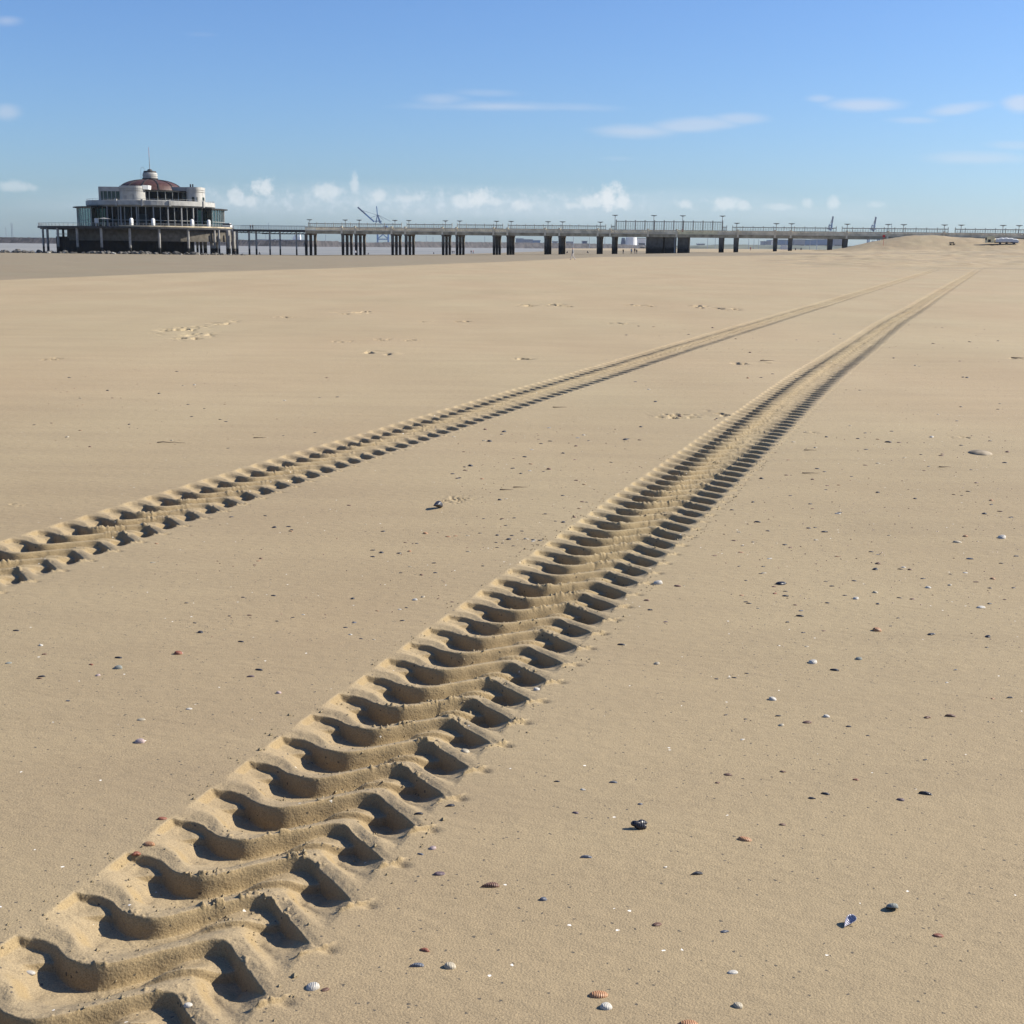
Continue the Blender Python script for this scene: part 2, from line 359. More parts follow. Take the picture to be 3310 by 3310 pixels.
    def ramp(n,stops):
        cr=N.new('ShaderNodeValToRGB'); el=cr.color_ramp.elements
        while len(el)<len(stops): el.new(.5)
        for e,(q_,c_) in zip(el,stops): e.position=q_; e.color=(*c_,1)
        L.new(n.outputs['Fac'],cr.inputs[0]); return cr
    def mix(mode,f,a_,b_):
        x=N.new('ShaderNodeMixRGB'); x.blend_type=mode
        if isinstance(f,(int,float)): x.inputs[0].default_value=f
        else: L.new(f,x.inputs[0])
        for k,s_ in ((1,a_),(2,b_)):
            if isinstance(s_,tuple): x.inputs[k].default_value=(*s_,1)
            else: L.new(s_,x.inputs[k])
        return x.outputs[0]
    base=ramp(noise(.35,5,(1,.5,1)),[(.3,SAND_A),(.7,SAND_B)]).outputs[0]
    base=mix('MULTIPLY',1,base,ramp(noise(.16,4,(1,.6,1)),[(.38,(1.01,.98,.97)),(.62,(1,1.01,1.0))]).outputs[0])
    g1=ramp(noise(230,2),[(.30,(.70,.69,.68)),(.5,(1,1,1)),(.72,(1.18,1.17,1.14))]).outputs[0]
    c1=mix('MULTIPLY',.75,base,g1)
    g2=ramp(noise(620,1),[(.28,(.55,.52,.5)),(.5,(1,1,1)),(.74,(1.35,1.33,1.28))]).outputs[0]
    c2=mix('MULTIPLY',.6,c1,g2)
    vo=N.new('ShaderNodeTexVoronoi'); vo.inputs['Scale'].default_value=150; L.new(geo.outputs['Position'],vo.inputs['Vector'])
    # pale quartz and shell-grit grains, dark grains
    sep=N.new('ShaderNodeSeparateColor'); L.new(vo.outputs['Color'],sep.inputs[0])
    def gt(sock,t):
        a_=N.new('ShaderNodeMath'); a_.operation='GREATER_THAN'; L.new(sock,a_.inputs[0]); a_.inputs[1].default_value=t; return a_.outputs[0]
    c3=mix('MIX',gt(sep.outputs[0],.9997),c2,(.80,.76,.68))
    c4=mix('MIX',gt(sep.outputs[1],.995),c3,(.10,.085,.065))
    st=ramp(noise(1.0,5,(.35,2.2,1),.6),[(.32,(.86,.85,.86)),(.6,(1.06,1.06,1.05))]).outputs[0]
    c5=mix('MULTIPLY',.4,c4,st)
    at_=N.new('ShaderNodeVertexColor'); at_.layer_name='zones'; sz=N.new('ShaderNodeSeparateColor'); L.new(at_.outputs[0],sz.inputs[0])
    c6=mix('MIX',sz.outputs[0],c5,mix('MULTIPLY',1,c5,(.66,.69,.74)))
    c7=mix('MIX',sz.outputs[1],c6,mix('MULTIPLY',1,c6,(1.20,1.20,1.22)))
    # damp sand opened up by the tyres is a touch browner
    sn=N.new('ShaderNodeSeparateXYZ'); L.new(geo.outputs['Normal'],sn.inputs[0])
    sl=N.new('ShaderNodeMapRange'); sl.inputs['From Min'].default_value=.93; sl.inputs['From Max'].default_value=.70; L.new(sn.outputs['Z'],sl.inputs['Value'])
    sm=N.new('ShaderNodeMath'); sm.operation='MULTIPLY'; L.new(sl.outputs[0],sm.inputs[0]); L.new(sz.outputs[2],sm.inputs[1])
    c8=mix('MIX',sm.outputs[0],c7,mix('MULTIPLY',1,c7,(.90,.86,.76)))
    L.new(c8,p.inputs['Base Color'])
    b1=N.new('ShaderNodeBump'); b1.inputs['Strength'].default_value=.55; b1.inputs['Distance'].default_value=.0035; L.new(noise(170,3).outputs['Fac'],b1.inputs['Height'])
    b2=N.new('ShaderNodeBump'); b2.inputs['Strength'].default_value=.45; b2.inputs['Distance'].default_value=.012; L.new(noise(22,5,(.6,1.2,1)).outputs['Fac'],b2.inputs['Height']); L.new(b2.outputs[0],b1.inputs['Normal'])
    L.new(b1.outputs[0],p.inputs['Normal'])
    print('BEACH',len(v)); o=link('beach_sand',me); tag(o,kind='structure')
    print('beach verts',len(v)); return o
SAND_A=(.293,.230,.138); SAND_B=(.330,.264,.161)
make_beach()

# ------------------------------------------------------------ sea
SEA=-2.6
def make_sea():
    m=MB(); m.add([(-30000,300,SEA),(12000,300,SEA),(12000,40000,SEA),(-30000,40000,SEA)],[(0,1,2,3)])
    w=bpy.data.materials.new('sea_water'); w.use_nodes=True; nt=w.node_tree; N=nt.nodes; L=nt.links; p=N['Principled BSDF']
    p.inputs['Base Color'].default_value=(.15,.165,.17,1); p.inputs['Roughness'].default_value=.55; p.inputs['Specular IOR Level'].default_value=.25
    g=N.new('ShaderNodeNewGeometry'); mp=N.new('ShaderNodeMapping'); mp.inputs['Scale'].default_value=(.25,1,1); L.new(g.outputs['Position'],mp.inputs[0])
    n=N.new('ShaderNodeTexNoise'); n.inputs['Scale'].default_value=.5; n.inputs['Detail'].default_value=8; L.new(mp.outputs[0],n.inputs['Vector'])
    b=N.new('ShaderNodeBump'); b.inputs['Strength'].default_value=.9; b.inputs['Distance'].default_value=.6; L.new(n.outputs['Fac'],b.inputs['Height']); L.new(b.outputs[0],p.inputs['Normal'])
    n2=N.new('ShaderNodeTexNoise'); n2.inputs['Scale'].default_value=.02; n2.inputs['Detail'].default_value=6; L.new(mp.outputs[0],n2.inputs['Vector'])
    cr=N.new('ShaderNodeValToRGB'); cr.color_ramp.elements[0].color=(.20,.20,.185,1); cr.color_ramp.elements[0].position=.4; cr.color_ramp.elements[1].color=(.29,.28,.25,1); cr.color_ramp.elements[1].position=.6
    L.new(n2.outputs['Fac'],cr.inputs[0]); L.new(cr.outputs[0],p.inputs['Base Color'])
    tag(m.build('sea',w),kind='structure')
make_sea()

# ------------------------------------------------------------ people (one continuous skinned body)
PM={}
def cloth(name,hair,top,legs,shoe,skin=(.42,.25,.17)):
    m=bpy.data.materials.new(name); m.use_nodes=True; nt=m.node_tree; N=nt.nodes; L=nt.links; p=N['Principled BSDF']; p.inputs['Roughness'].default_value=.85
    tc=N.new('ShaderNodeTexCoord'); sx=N.new('ShaderNodeSeparateXYZ'); L.new(tc.outputs['Object'],sx.inputs[0])
    mr=N.new('ShaderNodeMapRange'); mr.inputs['From Max'].default_value=1.75; L.new(sx.outputs['Z'],mr.inputs['Value'])
    cr=N.new('ShaderNodeValToRGB'); cr.color_ramp.interpolation='CONSTANT'; el=cr.color_ramp.elements
    st=[(0,shoe),(.05,legs),(.50,top),(.835,skin),(.93,hair)]
    while len(el)<5: el.new(.5)
    for e,(a,c) in zip(el,st): e.position=a; e.color=(*c,1)
    L.new(mr.outputs[0],cr.inputs[0]); L.new(cr.outputs[0],p.inputs['Base Color']); return m
def make_person(loc,rz,mt,label,pose='walk',h=1.72,group=None):
    k=1
    if pose=='walk':
        J=dict(pel=(0,0,.95),ch=(0,.02,1.22),nk=(0,.03,1.45),hd=(0,.05,1.56),ht=(0,.04,1.68),
          lh=(-.10,0,.90),lk=(-.11,.20,.50),la=(-.11,.26,.09),lt=(-.11,.42,.04), rh=(.10,0,.90),rk=(.10,.02,.48),ra=(.10,-.30,.13),rt=(.10,-.20,.04),
          ls=(-.19,.02,1.40),le=(-.26,-.10,1.13),lw=(-.25,-.06,.88),lf=(-.25,-.02,.79), rs=(.19,.02,1.40),re=(.26,.08,1.13),rw=(.24,.22,.93),rf=(.23,.27,.86))
    elif pose=='sit':
        J=dict(pel=(0,0,.22),ch=(0,.06,.52),nk=(0,.14,.76),hd=(0,.19,.86),ht=(0,.20,.98),
          lh=(-.10,.02,.20),lk=(-.13,.40,.46),la=(-.13,.55,.09),lt=(-.13,.70,.04), rh=(.10,.02,.20),rk=(.13,.42,.44),ra=(.13,.60,.08),rt=(.13,.74,.04),
          ls=(-.19,.12,.72),le=(-.24,.26,.52),lw=(-.14,.42,.50),lf=(-.08,.48,.49), rs=(.19,.12,.72),re=(.24,.26,.52),rw=(.14,.42,.50),rf=(.08,.48,.49))
    else:
        J=dict(pel=(0,0,.95),ch=(0,.0,1.22),nk=(0,.01,1.45),hd=(0,.02,1.56),ht=(0,.02,1.68),
          lh=(-.10,0,.90),lk=(-.12,.03,.50),la=(-.13,0,.09),lt=(-.14,.15,.04), rh=(.10,0,.90),rk=(.12,.03,.50),ra=(.13,0,.09),rt=(.15,.14,.04),
          ls=(-.19,0,1.40),le=(-.25,.0,1.13),lw=(-.20,.16,1.0),lf=(-.12,.24,1.0), rs=(.19,0,1.40),re=(.26,-.02,1.12),rw=(.26,.03,.87),rf=(.25,.05,.78))
    rad=dict(pel=.16,ch=.165,nk=.065,hd=.10,ht=.075,lh=.10,lk=.065,la=.05,lt=.04,rh=.10,rk=.065,ra=.05,rt=.04,ls=.075,le=.05,lw=.038,lf=.04,rs=.075,re=.05,rw=.038,rf=.04)
    E=[('pel','ch'),('ch','nk'),('nk','hd'),('hd','ht'),('pel','lh'),('lh','lk'),('lk','la'),('la','lt'),('pel','rh'),('rh','rk'),('rk','ra'),('ra','rt'),
       ('nk','ls'),('ls','le'),('le','lw'),('lw','lf'),('nk','rs'),('rs','re'),('re','rw'),('rw','rf')]
    ks=list(J); me=bpy.data.meshes.new('person'); me.from_pydata([J[i] for i in ks],[(ks.index(a),ks.index(b)) for a,b in E],[])
    me.materials.append(mt); s=h/1.72
    o=link('person',me,None,loc,(0,0,rz),(s,s,s))
    md=o.modifiers.new('skin','SKIN'); sv=me.skin_vertices[0].data
    for i,n_ in enumerate(ks): sv[i].radius=(rad[n_],rad[n_]*(.8 if n_ in('pel','ch') else 1)); sv[i].use_root=(n_=='pel')
    md.use_smooth_shade=True; o.modifiers.new('sub','SUBSURF').levels=1; o.modifiers['sub'].render_levels=1
    tag(o,label,'person',group); return o

# ------------------------------------------------------------ the pier
P0=Vector((at(1000,800,460).x,460,0)); DIR=Vector((1,-.2,0)).normalized(); NRM=Vector((.2,1,0)).normalized()   # NRM points away from the camera
PANG=math.atan2(DIR.y,DIR.x)
def pier_s(px,off=0.0,py=760):          # distance along the pier face at which the column of sight px meets it
    q=q_of(px,py); B=P0+NRM*off
    return (q*B.y-B.x)/(DIR.x-q*DIR.y)
def pw(s,off=0.0,z=0.0): v=P0+DIR*s+NRM*off; return Vector((v.x,v.y,z))
def make_pier():
    root=empty('seaside_pier',pw(0),PANG,label='long grey concrete pier on dark pillars running to the round pavilion',cat='pier')
    S0=pier_s(987); S1=pier_s(3310)+70; W=10.6
    m=MB(); m.box(S0,S1,0,W,5.12,5.90); m.box(S0-.1,S1,-.12,W+.12,5.903,6.06)
    s=S0
    while s<S1: m.box(s,s+.22,-.22,-.003,5.45,5.9); s+=3.2
    m.build('deck_beam',MT['concrete'],root)
    par=MB(); far=MB(); new=MB()
    gaps=[pier_s(a) for a in (1148,1310,1475,1640,1808,1972,2350,2712,3078,3330)]
    sA,sB,sC=pier_s(2090),pier_s(2187),pier_s(2320)
    def balustrade(mb,a,b,y,x_pat=True):
        mb.box(a,b,y,y+.22,6.063,6.33); mb.box(a,b,y-.04,y+.26,7.12,7.36)
        s=a; k=0
        while s<b-.3:
            e=min(s+.8,b)
            mb.box(s,s+.13,y+.02,y+.20,6.33,7.12)
            if x_pat:
                mb.bar((s+.13,y+.11,6.35),(e,y+.11,7.1),.16,.12); mb.bar((s+.13,y+.11,7.1),(e,y+.11,6.35),.14,.10)
                mb.box(s+.3,s+.62,y+.03,y+.19,6.58,6.9)
            s+=.8
    def panel(mb,a,b,y):
        mb.box(a,b,y,y+.22,6.063,6.95); mb.box(a,b,y-.04,y+.26,7.15,7.36)
        s=a
        while s<b: mb.box(s,min(s+.45,b),y+.02,y+.2,6.95,7.15); s+=1.05
    edges=[S0]+gaps+[S1]
    for i in range(len(edges)-1):
        a,b=edges[i],edges[i+1]
        if b<=sA or a>=sC:
            if i<4: balustrade(par,a+.02,b-.02,0)
            else: panel(par,a+.02,b-.02,0)
    balustrade(par,gaps[5],sA,0); panel(par,sA+.05,sB,0); panel(new,sB+.02,sC,-.02); panel(par,sC+.02,gaps[6],0)
    panel(far,S0,S1,W-.22)
    par.build('parapet',MT['parapet'],root); new.build('parapet_panel',MT['newpar'],root); far.build('far_parapet',MT['parapet'],root)
    tag(bpy.data.objects['parapet_panel'],'newer yellowish parapet section')
    # small buttress posts
    bt=None
    for px in (1148,1310,1475,1640,1808,1972,2094,2187,2385,2505,2556,2737,2869,3051,1105,1266,1430,1595,1762,1932):
        s=pier_s(px)
        if bt is None:
            m=MB(); m.box(-.28,.28,-.32,.0,5.5,7.5); m.box(-.36,.36,-.38,.05,7.5,7.72); m.box(-.34,.34,-.34,-.02,5.2,5.5); bt=m.build('parapet_post',MT['parapet'],root); bt.location=(s,-.05,0)
        else: link('parapet_post',bt.data,root,(s,-.05,0))
    # wind screens
    def screen(a,b,z0,z1,step,yy,thick=.2):
        f=MB(); n=max(1,round((b-a)/step)); f.box(a,b,yy+.08,yy+.20,z1-.24,z1)
        f.box(a,b,yy+.10,yy+.18,z0+.02,z0+.12)
        for k in range(n+1):
            x=a+(b-a)*k/n; f.box(x-thick/2,x+thick/2,yy,yy+.26,z0,z1+(.30 if 0<k<n else .42))
        k2=n*4
        for k in range(k2+1):
            if k%4:
                x=a+(b-a)*k/k2; f.box(x-.055,x+.055,yy+.11,yy+.17,z0,z1-.24)
        zz=z0+.5
        while zz<z1-.3: f.box(a,b,yy+.12,yy+.16,zz,zz+.045); zz+=.48
        o=f.build('wind_screen',MT['steel'],root)
        g=MB(); g.box(a,b,yy+.135,yy+.150,z0+.13,z1-.17); g.build('glazing',MT['screen'],o)
    for a,b in ((989,1291),(1309,1455),(1472,1620),(1637,1954),(1972,1984),(2334,2347),(2366,2703),(2722,3067),(3090,3420)):
        screen(pier_s(a),pier_s(b),7.36,8.66,3.15,2.6 if a<3000 else 2.6)
    screen(pier_s(1988),pier_s(2333),7.36,10.25,3.3,2.6,.36)
    # pillars: three deep under each trestle, tapering, tide-darkened
    pm=MB(); pm.add([(-.42,-.42,0),(.42,-.42,0),(.42,.42,0),(-.42,.42,0),(-.50,-.5,1),(.5,-.5,1),(.5,.5,1),(-.5,.5,1)],[(0,3,2,1),(4,5,6,7),(0,1,5,4),(1,2,6,5),(2,3,7,6),(3,0,4,7)])
    pme=None
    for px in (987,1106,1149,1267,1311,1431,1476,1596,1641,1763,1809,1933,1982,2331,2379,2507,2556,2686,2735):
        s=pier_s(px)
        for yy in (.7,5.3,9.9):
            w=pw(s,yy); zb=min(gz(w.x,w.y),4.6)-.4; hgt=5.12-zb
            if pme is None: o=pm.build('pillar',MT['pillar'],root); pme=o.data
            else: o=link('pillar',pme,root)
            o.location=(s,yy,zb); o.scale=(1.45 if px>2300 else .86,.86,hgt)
    m=MB()
    for a,b in ((2088,2143),(2150,2180),(2190,2225)):
        m.box(pier_s(a),pier_s(b),1.0,9.9,-1.6,5.12)
    m.build('pier_wall',MT['pillar'],root)
    m=MB(); x=pier_s(2182); m.tube((x,.4,-1.4),(x,.4,5.12),.22); m.build('drain_pipe',MT['wallgrey'],root)
    # cross beams on the trestles
    cb=None
    for px in (987,1106,1149,1267,1311,1431,1476,1596,1641,1763,1809,1933,1982,2331,2379,2507,2556,2686):
        s=pier_s(px)
        if cb is None:
            m=MB(); m.box(-.5,.5,.1,10.5,4.62,5.117); cb=m.build('cross_beam',MT['pillar'],root); cb.location=(s,0,0)
        else: link('cross_beam',cb.data,root,(s,0,0))
make_pier()
def street_lamps():
    def lamp(z1,name='street_lamp'):
        r=empty(name,(0,0,0)); m=MB(); m.tube((0,0,0),(0,0,z1-.3),.13,.09); m.tube((0,0,z1-.3),(0,0,z1-.12),.2,.12)
        m.build('pole',MT['lampm'],r)
        m=MB(); m.box(-.95,.95,-.28,.28,z1-.12,z1+.08); m.box(-.5,.5,-.22,.22,z1-.24,z1-.123); m.build('lamp_head',MT['lampm'],r); return r
    def place(pxs,zb,zt,label,group,tall):
        src=None
        for px in pxs:
            w=pw(pier_s(px,2.75),2.75,zb)
            if src is None: src=o=lamp(zt-zb)
            else:
                o=src.copy(); col.objects.link(o)
                for ch in src.children: c=ch.copy(); col.objects.link(c); c.parent=o
            o.location=w; o.rotation_euler=(0,0,PANG)
            tag(o,label,'street lamp',group)
    place((1002,1117,1162,1277,1322,1440,1486,1605,1652,1771,1818,1940,2380,2508,2557,2737,2869,2919,3051,3105,3240,3292),6.06,9.85,
          'low grey lamp with flat T-shaped head standing at the low wind screen of the pier','low lamps along the pier',0)
    place((1987,2112,2205,2333),6.06,12.1,'tall grey lamp with small T-shaped head rising above the high wind screen','tall lamps on the high wind screen',1)
street_lamps()

# ------------------------------------------------------------ the thin footbridge to the pavilion
def make_footbridge():
    sL,sR_=pier_s(752),pier_s(986.5)
    root=empty('footbridge',pw(sL),PANG,label='thin dark footbridge on slender pale columns between pavilion and concrete pier',cat='footbridge')
    Ln=sR_-sL
    m=MB(); m.box(0,Ln,.5,7.5,5.95,6.25); m.box(0,Ln,.4,.7,5.55,6.32); m.box(0,Ln,7.3,7.6,5.55,6.32)
    m.build('deck',MT['dark'],root)
    m=MB(); m.bar((0,4,5.3),(Ln*.5,4,4.95),.3); m.bar((Ln*.35,4,4.93),(Ln-.1,4,4.95),.34); 
    k=0
    while k<Ln: m.bar((k,4,5.0),(min(k+1.5,Ln),4,5.7),.12); k+=1.5
    m.build('service_pipe',MT['dark'],root)
    for y in (.55,7.45):
        r=MB(); r.bar((0,y,7.62),(Ln,y,7.62),.10); 
        for zz in (6.6,6.95,7.3): r.bar((0,y,zz),(Ln,y,zz),.04)
        x=0
        while x<=Ln: r.bar((x,y,6.3),(x,y,7.62),.09); x+=1.9
        r.build('railing',MT['rail'],root)
    c=None
    for px,ra in ((767,.3),(805,.34),(828,.34),(872,.28),(905,.28),(958,.27)):
        for y in ((1.2,6.5) if px in (805,) else (1.2,)):
            s=pier_s(px,y)-sL; w=pw(s+sL,y); zb=gz(w.x,w.y)-.3
            if c is None:
                m=MB(); m.tube((0,0,0),(0,0,1),1,1,12); c=o=m.build('column',MT['column'],root,smooth=False)
            else: o=link('column',c.data,root)
            o.location=(s,y,zb); o.scale=(ra,ra,5.55-zb)
    return root
make_footbridge()

# ------------------------------------------------------------ the pavilion
PC=Vector((q_of(488,640)*480,480,0))
PX=q_of(446,735)*480-PC.x; KX,KZ=.94,.945
def make_pavilion():
    SXO=q_of(487,760)*480-PC.x
    root=empty('pier_pavilion',PC,0,label='round white and glass pavilion with dark red dome on its platform above the beach',cat='pavilion')
    va=math.degrees(math.atan2(-PC.y,-PC.x))          # direction from the pavilion to the camera, -74 deg or so
    def dirv(px,Y): v=at(px,790,Y); return (v.x-PC.x)/KX, Y-PC.y
    # platform
    m=MB(); m.lathe([(.1,6.25),(36.4,6.25),(36.4,6.9),(.1,6.9)],64,c=(PX/KX,0)); m.lathe([(35.0,5.8),(35.5,5.8),(35.5,6.247),(35.0,6.247)],64,c=(PX/KX,0))
    m.build('platform',MT['dark'],root)
    m=MB(); m.lathe([(36.1,6.903),(36.1,7.35),(35.7,7.35),(35.7,6.903)],64,c=(PX/KX,0),a0=va-10,a1=va+75); m.build('kerb_wall',MT['concrete'],root)
    m=MB()
    for zz,w in ((8.05,.09),(7.7,.05),(7.35,.05)):
        for k in range(96):
            a=R(360*k/96); b=R(360*(k+1)/96); m.bar((PX/KX+36.0*math.cos(a),36.0*math.sin(a),zz),(PX/KX+36.0*math.cos(b),36.0*math.sin(b),zz),w)
    for k in range(96):
        a=R(360*k/96); m.bar((PX/KX+36.0*math.cos(a),36.0*math.sin(a),6.9),(PX/KX+36.0*math.cos(a),36.0*math.sin(a),8.07),.10)
    m.build('railing',MT['rail'],root)
    # skirt and dark drum under the platform
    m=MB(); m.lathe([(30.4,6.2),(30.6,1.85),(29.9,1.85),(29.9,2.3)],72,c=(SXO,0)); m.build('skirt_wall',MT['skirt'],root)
    m=MB(); dx,dy=-9.9,2.0
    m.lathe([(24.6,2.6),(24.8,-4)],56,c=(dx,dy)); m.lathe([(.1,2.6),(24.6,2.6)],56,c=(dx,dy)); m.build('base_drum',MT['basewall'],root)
    m=MB(); x0,_=dirv(180,468); x1,_=dirv(222,468); m.box(x0,x1+2,-12,6,-4,3.2); m.box(x0+2.3,x0+3.0,-11.8,-11.2,3.2,6.2); m.box(x0+4.9,x0+5.6,-11.8,-11.2,3.2,6.2)
    m.build('side_block',MT['basewall'],root)
    m=MB(); m.bar((x0,-11.9,4.2),(x0+6,-11.9,4.2),.12); m.bar((x0,-11.9,3.8),(x0+6,-11.9,3.8),.12); m.build('side_railing',MT['rail'],root)
    c=None
    for px in (141,155.5,189,251,329,421,516,609.5,694,742,766):
        Y=445
        for _ in range(6):                                 # front crossing of the column ring
            X=q_of(px)*Y; d=X-PC.x-PX; rr_=33.2
            Y=PC.y-math.sqrt(max(rr_*rr_-d*d,0.0)) if abs(d)<rr_ else PC.y
        X=q_of(px)*Y; zb=gz(X,Y)-.4
        if c is None: m=MB(); m.tube((0,0,0),(0,0,1),1,1,14); c=o=m.build('column',MT['column'],root)
        else: o=link('column',c.data,root)
        ra=.42 if px>150 else .36
        o.location=(X-PC.x,Y-PC.y,zb); o.scale=(ra,ra,5.95-zb)
    # tide-blackened piles at the right under the skirt
    pl=None
    for px,Y,ra in ((638,470,.4),(650,475,.5),(663,472,.65),(686,468,.75),(700,480,.5),(708.5,466,.35),(737,470,.65),(755,474,.7),(735,490,.5)):
        X=q_of(px)*Y; zb=gz(X,Y)-.5
        if pl is None: m=MB(); m.tube((0,0,0),(0,0,1),1,1,10); pl=o=m.build('pile',MT['basewall'] if ra>.45 else MT['column'],root)
        else: o=link('pile',pl.data,root)
        o.location=(X-PC.x,Y-PC.y,zb); o.scale=(ra,ra,5.95-zb)
    # hall: solid core, glazed front under the terrace ring, two glazed wings
    m=MB(); m.lathe([(17,6.9),(17,14.2)],40); m.lathe([(.1,14.2),(22.5,14.2)],40); m.build('inner_core',MT['inner'],root)
    def mull(rad,a0,a1,n,z0,z1,w,name,mt=MT['steel']):
        m=MB()
        for k in range(n+1):
            a=R(a0+(a1-a0)*k/n); c_,s_=math.cos(a)*rad,math.sin(a)*rad; m.bar((c_,s_,z0),(c_,s_,z1),w)
        for zz in (z0+.15,z0+(z1-z0)*.33,z1-.12):
            for k in range(n):
                a=R(a0+(a1-a0)*k/n); b=R(a0+(a1-a0)*(k+1)/n)
                m.bar((math.cos(a)*rad,math.sin(a)*rad,zz),(math.cos(b)*rad,math.sin(b)*rad,zz),w*.8)
        return m.build(name,mt,root)
    m=MB(); m.lathe([(22.2,7.0),(22.2,14.3)],48); m.build('glass_wall',MT['glassd'],root)
    for a_,w_,z0_,z1_,mk_ in ((-100,2.2,9.2,13.6,'wallgrey'),(-84,4.2,8.4,11.6,'port'),(-112,1.6,7,10.2,'white'),(-60,1.3,7,9.5,'portblue')):
        a=R(a_); m=MB(); c_,s_=math.cos(a)*20.8,math.sin(a)*20.8; tx,ty=-math.sin(a),math.cos(a); m.bar((c_-tx*w_/2,s_-ty*w_/2,(z0_+z1_)/2),(c_+tx*w_/2,s_+ty*w_/2,(z0_+z1_)/2),.2,z1_-z0_); m.build('interior_panel',MT[mk_],root)
    mull(22.35,0,360,54,6.9,14.3,.22,'window_frame')
    for cen,nm in ((va-78,'left'),(va+80,'right')):
        m=MB(); m.lathe([(27.1,7.0),(27.1,13.75)],16,a0=cen-26,a1=cen+26)
        for sg in (-26,26):
            a=R(cen+sg); m.add([(math.cos(a)*22.3,math.sin(a)*22.3,7),(math.cos(a)*27.1,math.sin(a)*27.1,7),(math.cos(a)*27.1,math.sin(a)*27.1,13.75),(math.cos(a)*22.3,math.sin(a)*22.3,13.75)],[(0,1,2,3)])
        g=m.build('wing_glass',MT['glass'],root)
        mull(27.2,cen-26,cen+26,12,6.9,13.8,.2,'wing_frame')
        m=MB(); m.lathe([(22.5,13.82),(28.6,13.82),(28.6,14.12),(22.5,14.12)],18,a0=cen-30,a1=cen+30); m.build('canopy',MT['dark'],root)
    # terrace ring with white parapet
    m=MB(); m.lathe([(20.0,14.3),(23.3,14.3),(23.9,14.75),(23.9,16.35),(23.6,16.45),(23.35,16.35),(23.35,15.2),(16,15.2)],72)
    m.build('terrace_parapet',MT['white'],root,smooth=False)
    m=MB()
    for k in range(60):
        a=R(6*k); b=R(6*k+6); m.bar((23.5*math.cos(a),23.5*math.sin(a),17.0),(23.5*math.cos(b),23.5*math.sin(b),17.0),.07); m.bar((23.5*math.cos(a),23.5*math.sin(a),16.4),(23.5*math.cos(a),23.5*math.sin(a),17.0),.06)
    m.build('terrace_rail',MT['rail'],root)
    for px in (558,649,470,380):
        m=MB()
        X=q_of(px)*459; d=X-PC.x
        if abs(d)<24:
            y=-math.sqrt(24.15**2-d*d); a=math.atan2(y,d)
            m.bar((math.cos(a)*24.1,math.sin(a)*24.1,14.4),(math.cos(a)*24.1,math.sin(a)*24.1,16.75),.7,.4,up=(math.cos(a),math.sin(a),0))
            m.build('parapet_fin',MT['white'],root)
    for a_ in (-118,-103,-88,-73,-60,-47,-34,-22):        # pilasters carrying the ring
        a=R(a_)
        if a_==-118: m=MB(); m.box(-.2,.2,-.2,.2,6.9,14.3); pil=o=m.build('pilaster',MT['wallgrey'],root)
        else: o=link('pilaster',pil.data,root)
        o.location=(math.cos(a)*23.0,math.sin(a)*23.0,0); o.rotation_euler=(0,0,a)
    # upper storey
    m=MB(); m.lathe([(12.2,15.2),(12.2,20.2)],32); m.build('upper_wall',MT['inner'],root)
    m=MB(); m.lathe([(13.2,15.4),(13.2,20.2)],40); m.build('upper_glass',MT['glassd'],root)
    mull(13.3,0,360,28,15.2,20.2,.24,'upper_frame')
    m=MB(); m.lathe([(11,20.2),(14.2,20.2),(14.3,20.5),(11,20.5)],48); m.build('eaves',MT['dark'],root)
    def cross(px,Y): return (q_of(px,620)*Y-PC.x)/KX, Y-PC.y
    def round_tower(x0,x1,y0,y1,z0,z1,rr_,name):
        m=MB()
        def stad(r_):
            pts=[]
            for cx,cy,a0 in ((x1-rr_,y0+rr_,-90),(x1-rr_,y1-rr_,0),(x0+rr_,y1-rr_,90),(x0+rr_,y0+rr_,180)):
                for k in range(9):
                    a=R(a0+90*k/8); pts.append((cx+(rr_+r_)*math.cos(a),cy+(rr_+r_)*math.sin(a)))
            return pts
        m.prism(stad(0),z0,z1-1.95); m.prism(stad(-.28),z1-1.95,z1-1.75); m.prism(stad(.05),z1-1.75,z1-1.2)
        m.prism(stad(-.25),z1-1.2,z1-1.02); m.prism(stad(.05),z1-1.02,z1); 
        return m.build(name,MT['white'],root), stad
    xa,_=cross(377,462); xb,_=cross(457,462)
    t,_s=round_tower(xa,xb,-18.5,-9.5,15.2,21.7,3.4,'tower')
    m=MB(); m.box(xa+2.2,xa+3.4,-18.53,-18.3,15.3,18.2); m.box(xb-3.5,xb-3.0,-18.5,-18.3,15.3,18.6); m.build('door',MT['wallgrey'],t)
    xc,_=cross(322,468)
    m=MB(); m.box(xc+.4,xa+3,-15.5,-9.5,19.75,21.35); m.box(xc+.4,xc+1.2,-15.5,-14.7,15.2,19.75); m.box(xa,xa+3,-14,-9.5,15.2,19.75)
    m.box(xc+.4,xa+3,-10.2,-9.5,15.2,19.75)
    m.build('side_gallery',MT['white'],root)
    m=MB(); m.box(xc+.6,xa,-15.3,-15.25,15.3,19.75); m.box(xc+.5,xc+.55,-15.2,-9.6,15.3,19.75); g=m.build('gallery_glass',MT['glass'],root)
    m=MB()
    for k in range(6): x=xc+.6+(xa-xc-.6)*k/5; m.box(x-.1,x+.1,-15.42,-15.32,15.2,19.75)
    m.build('gallery_frame',MT['white'],root)
    m=MB(); m.prism([(xb-.2,-16.6),(xb+1.6,-15.6),(xb+1.4,-10),(xb-3,-9.6)],20.52,22.0); m.build('tower_arm',MT['whitefresh'],root)  # brighter paint puts the sunlight on this arm into its colour
    xd,_=cross(609.5,478); xe,_=cross(657,478)
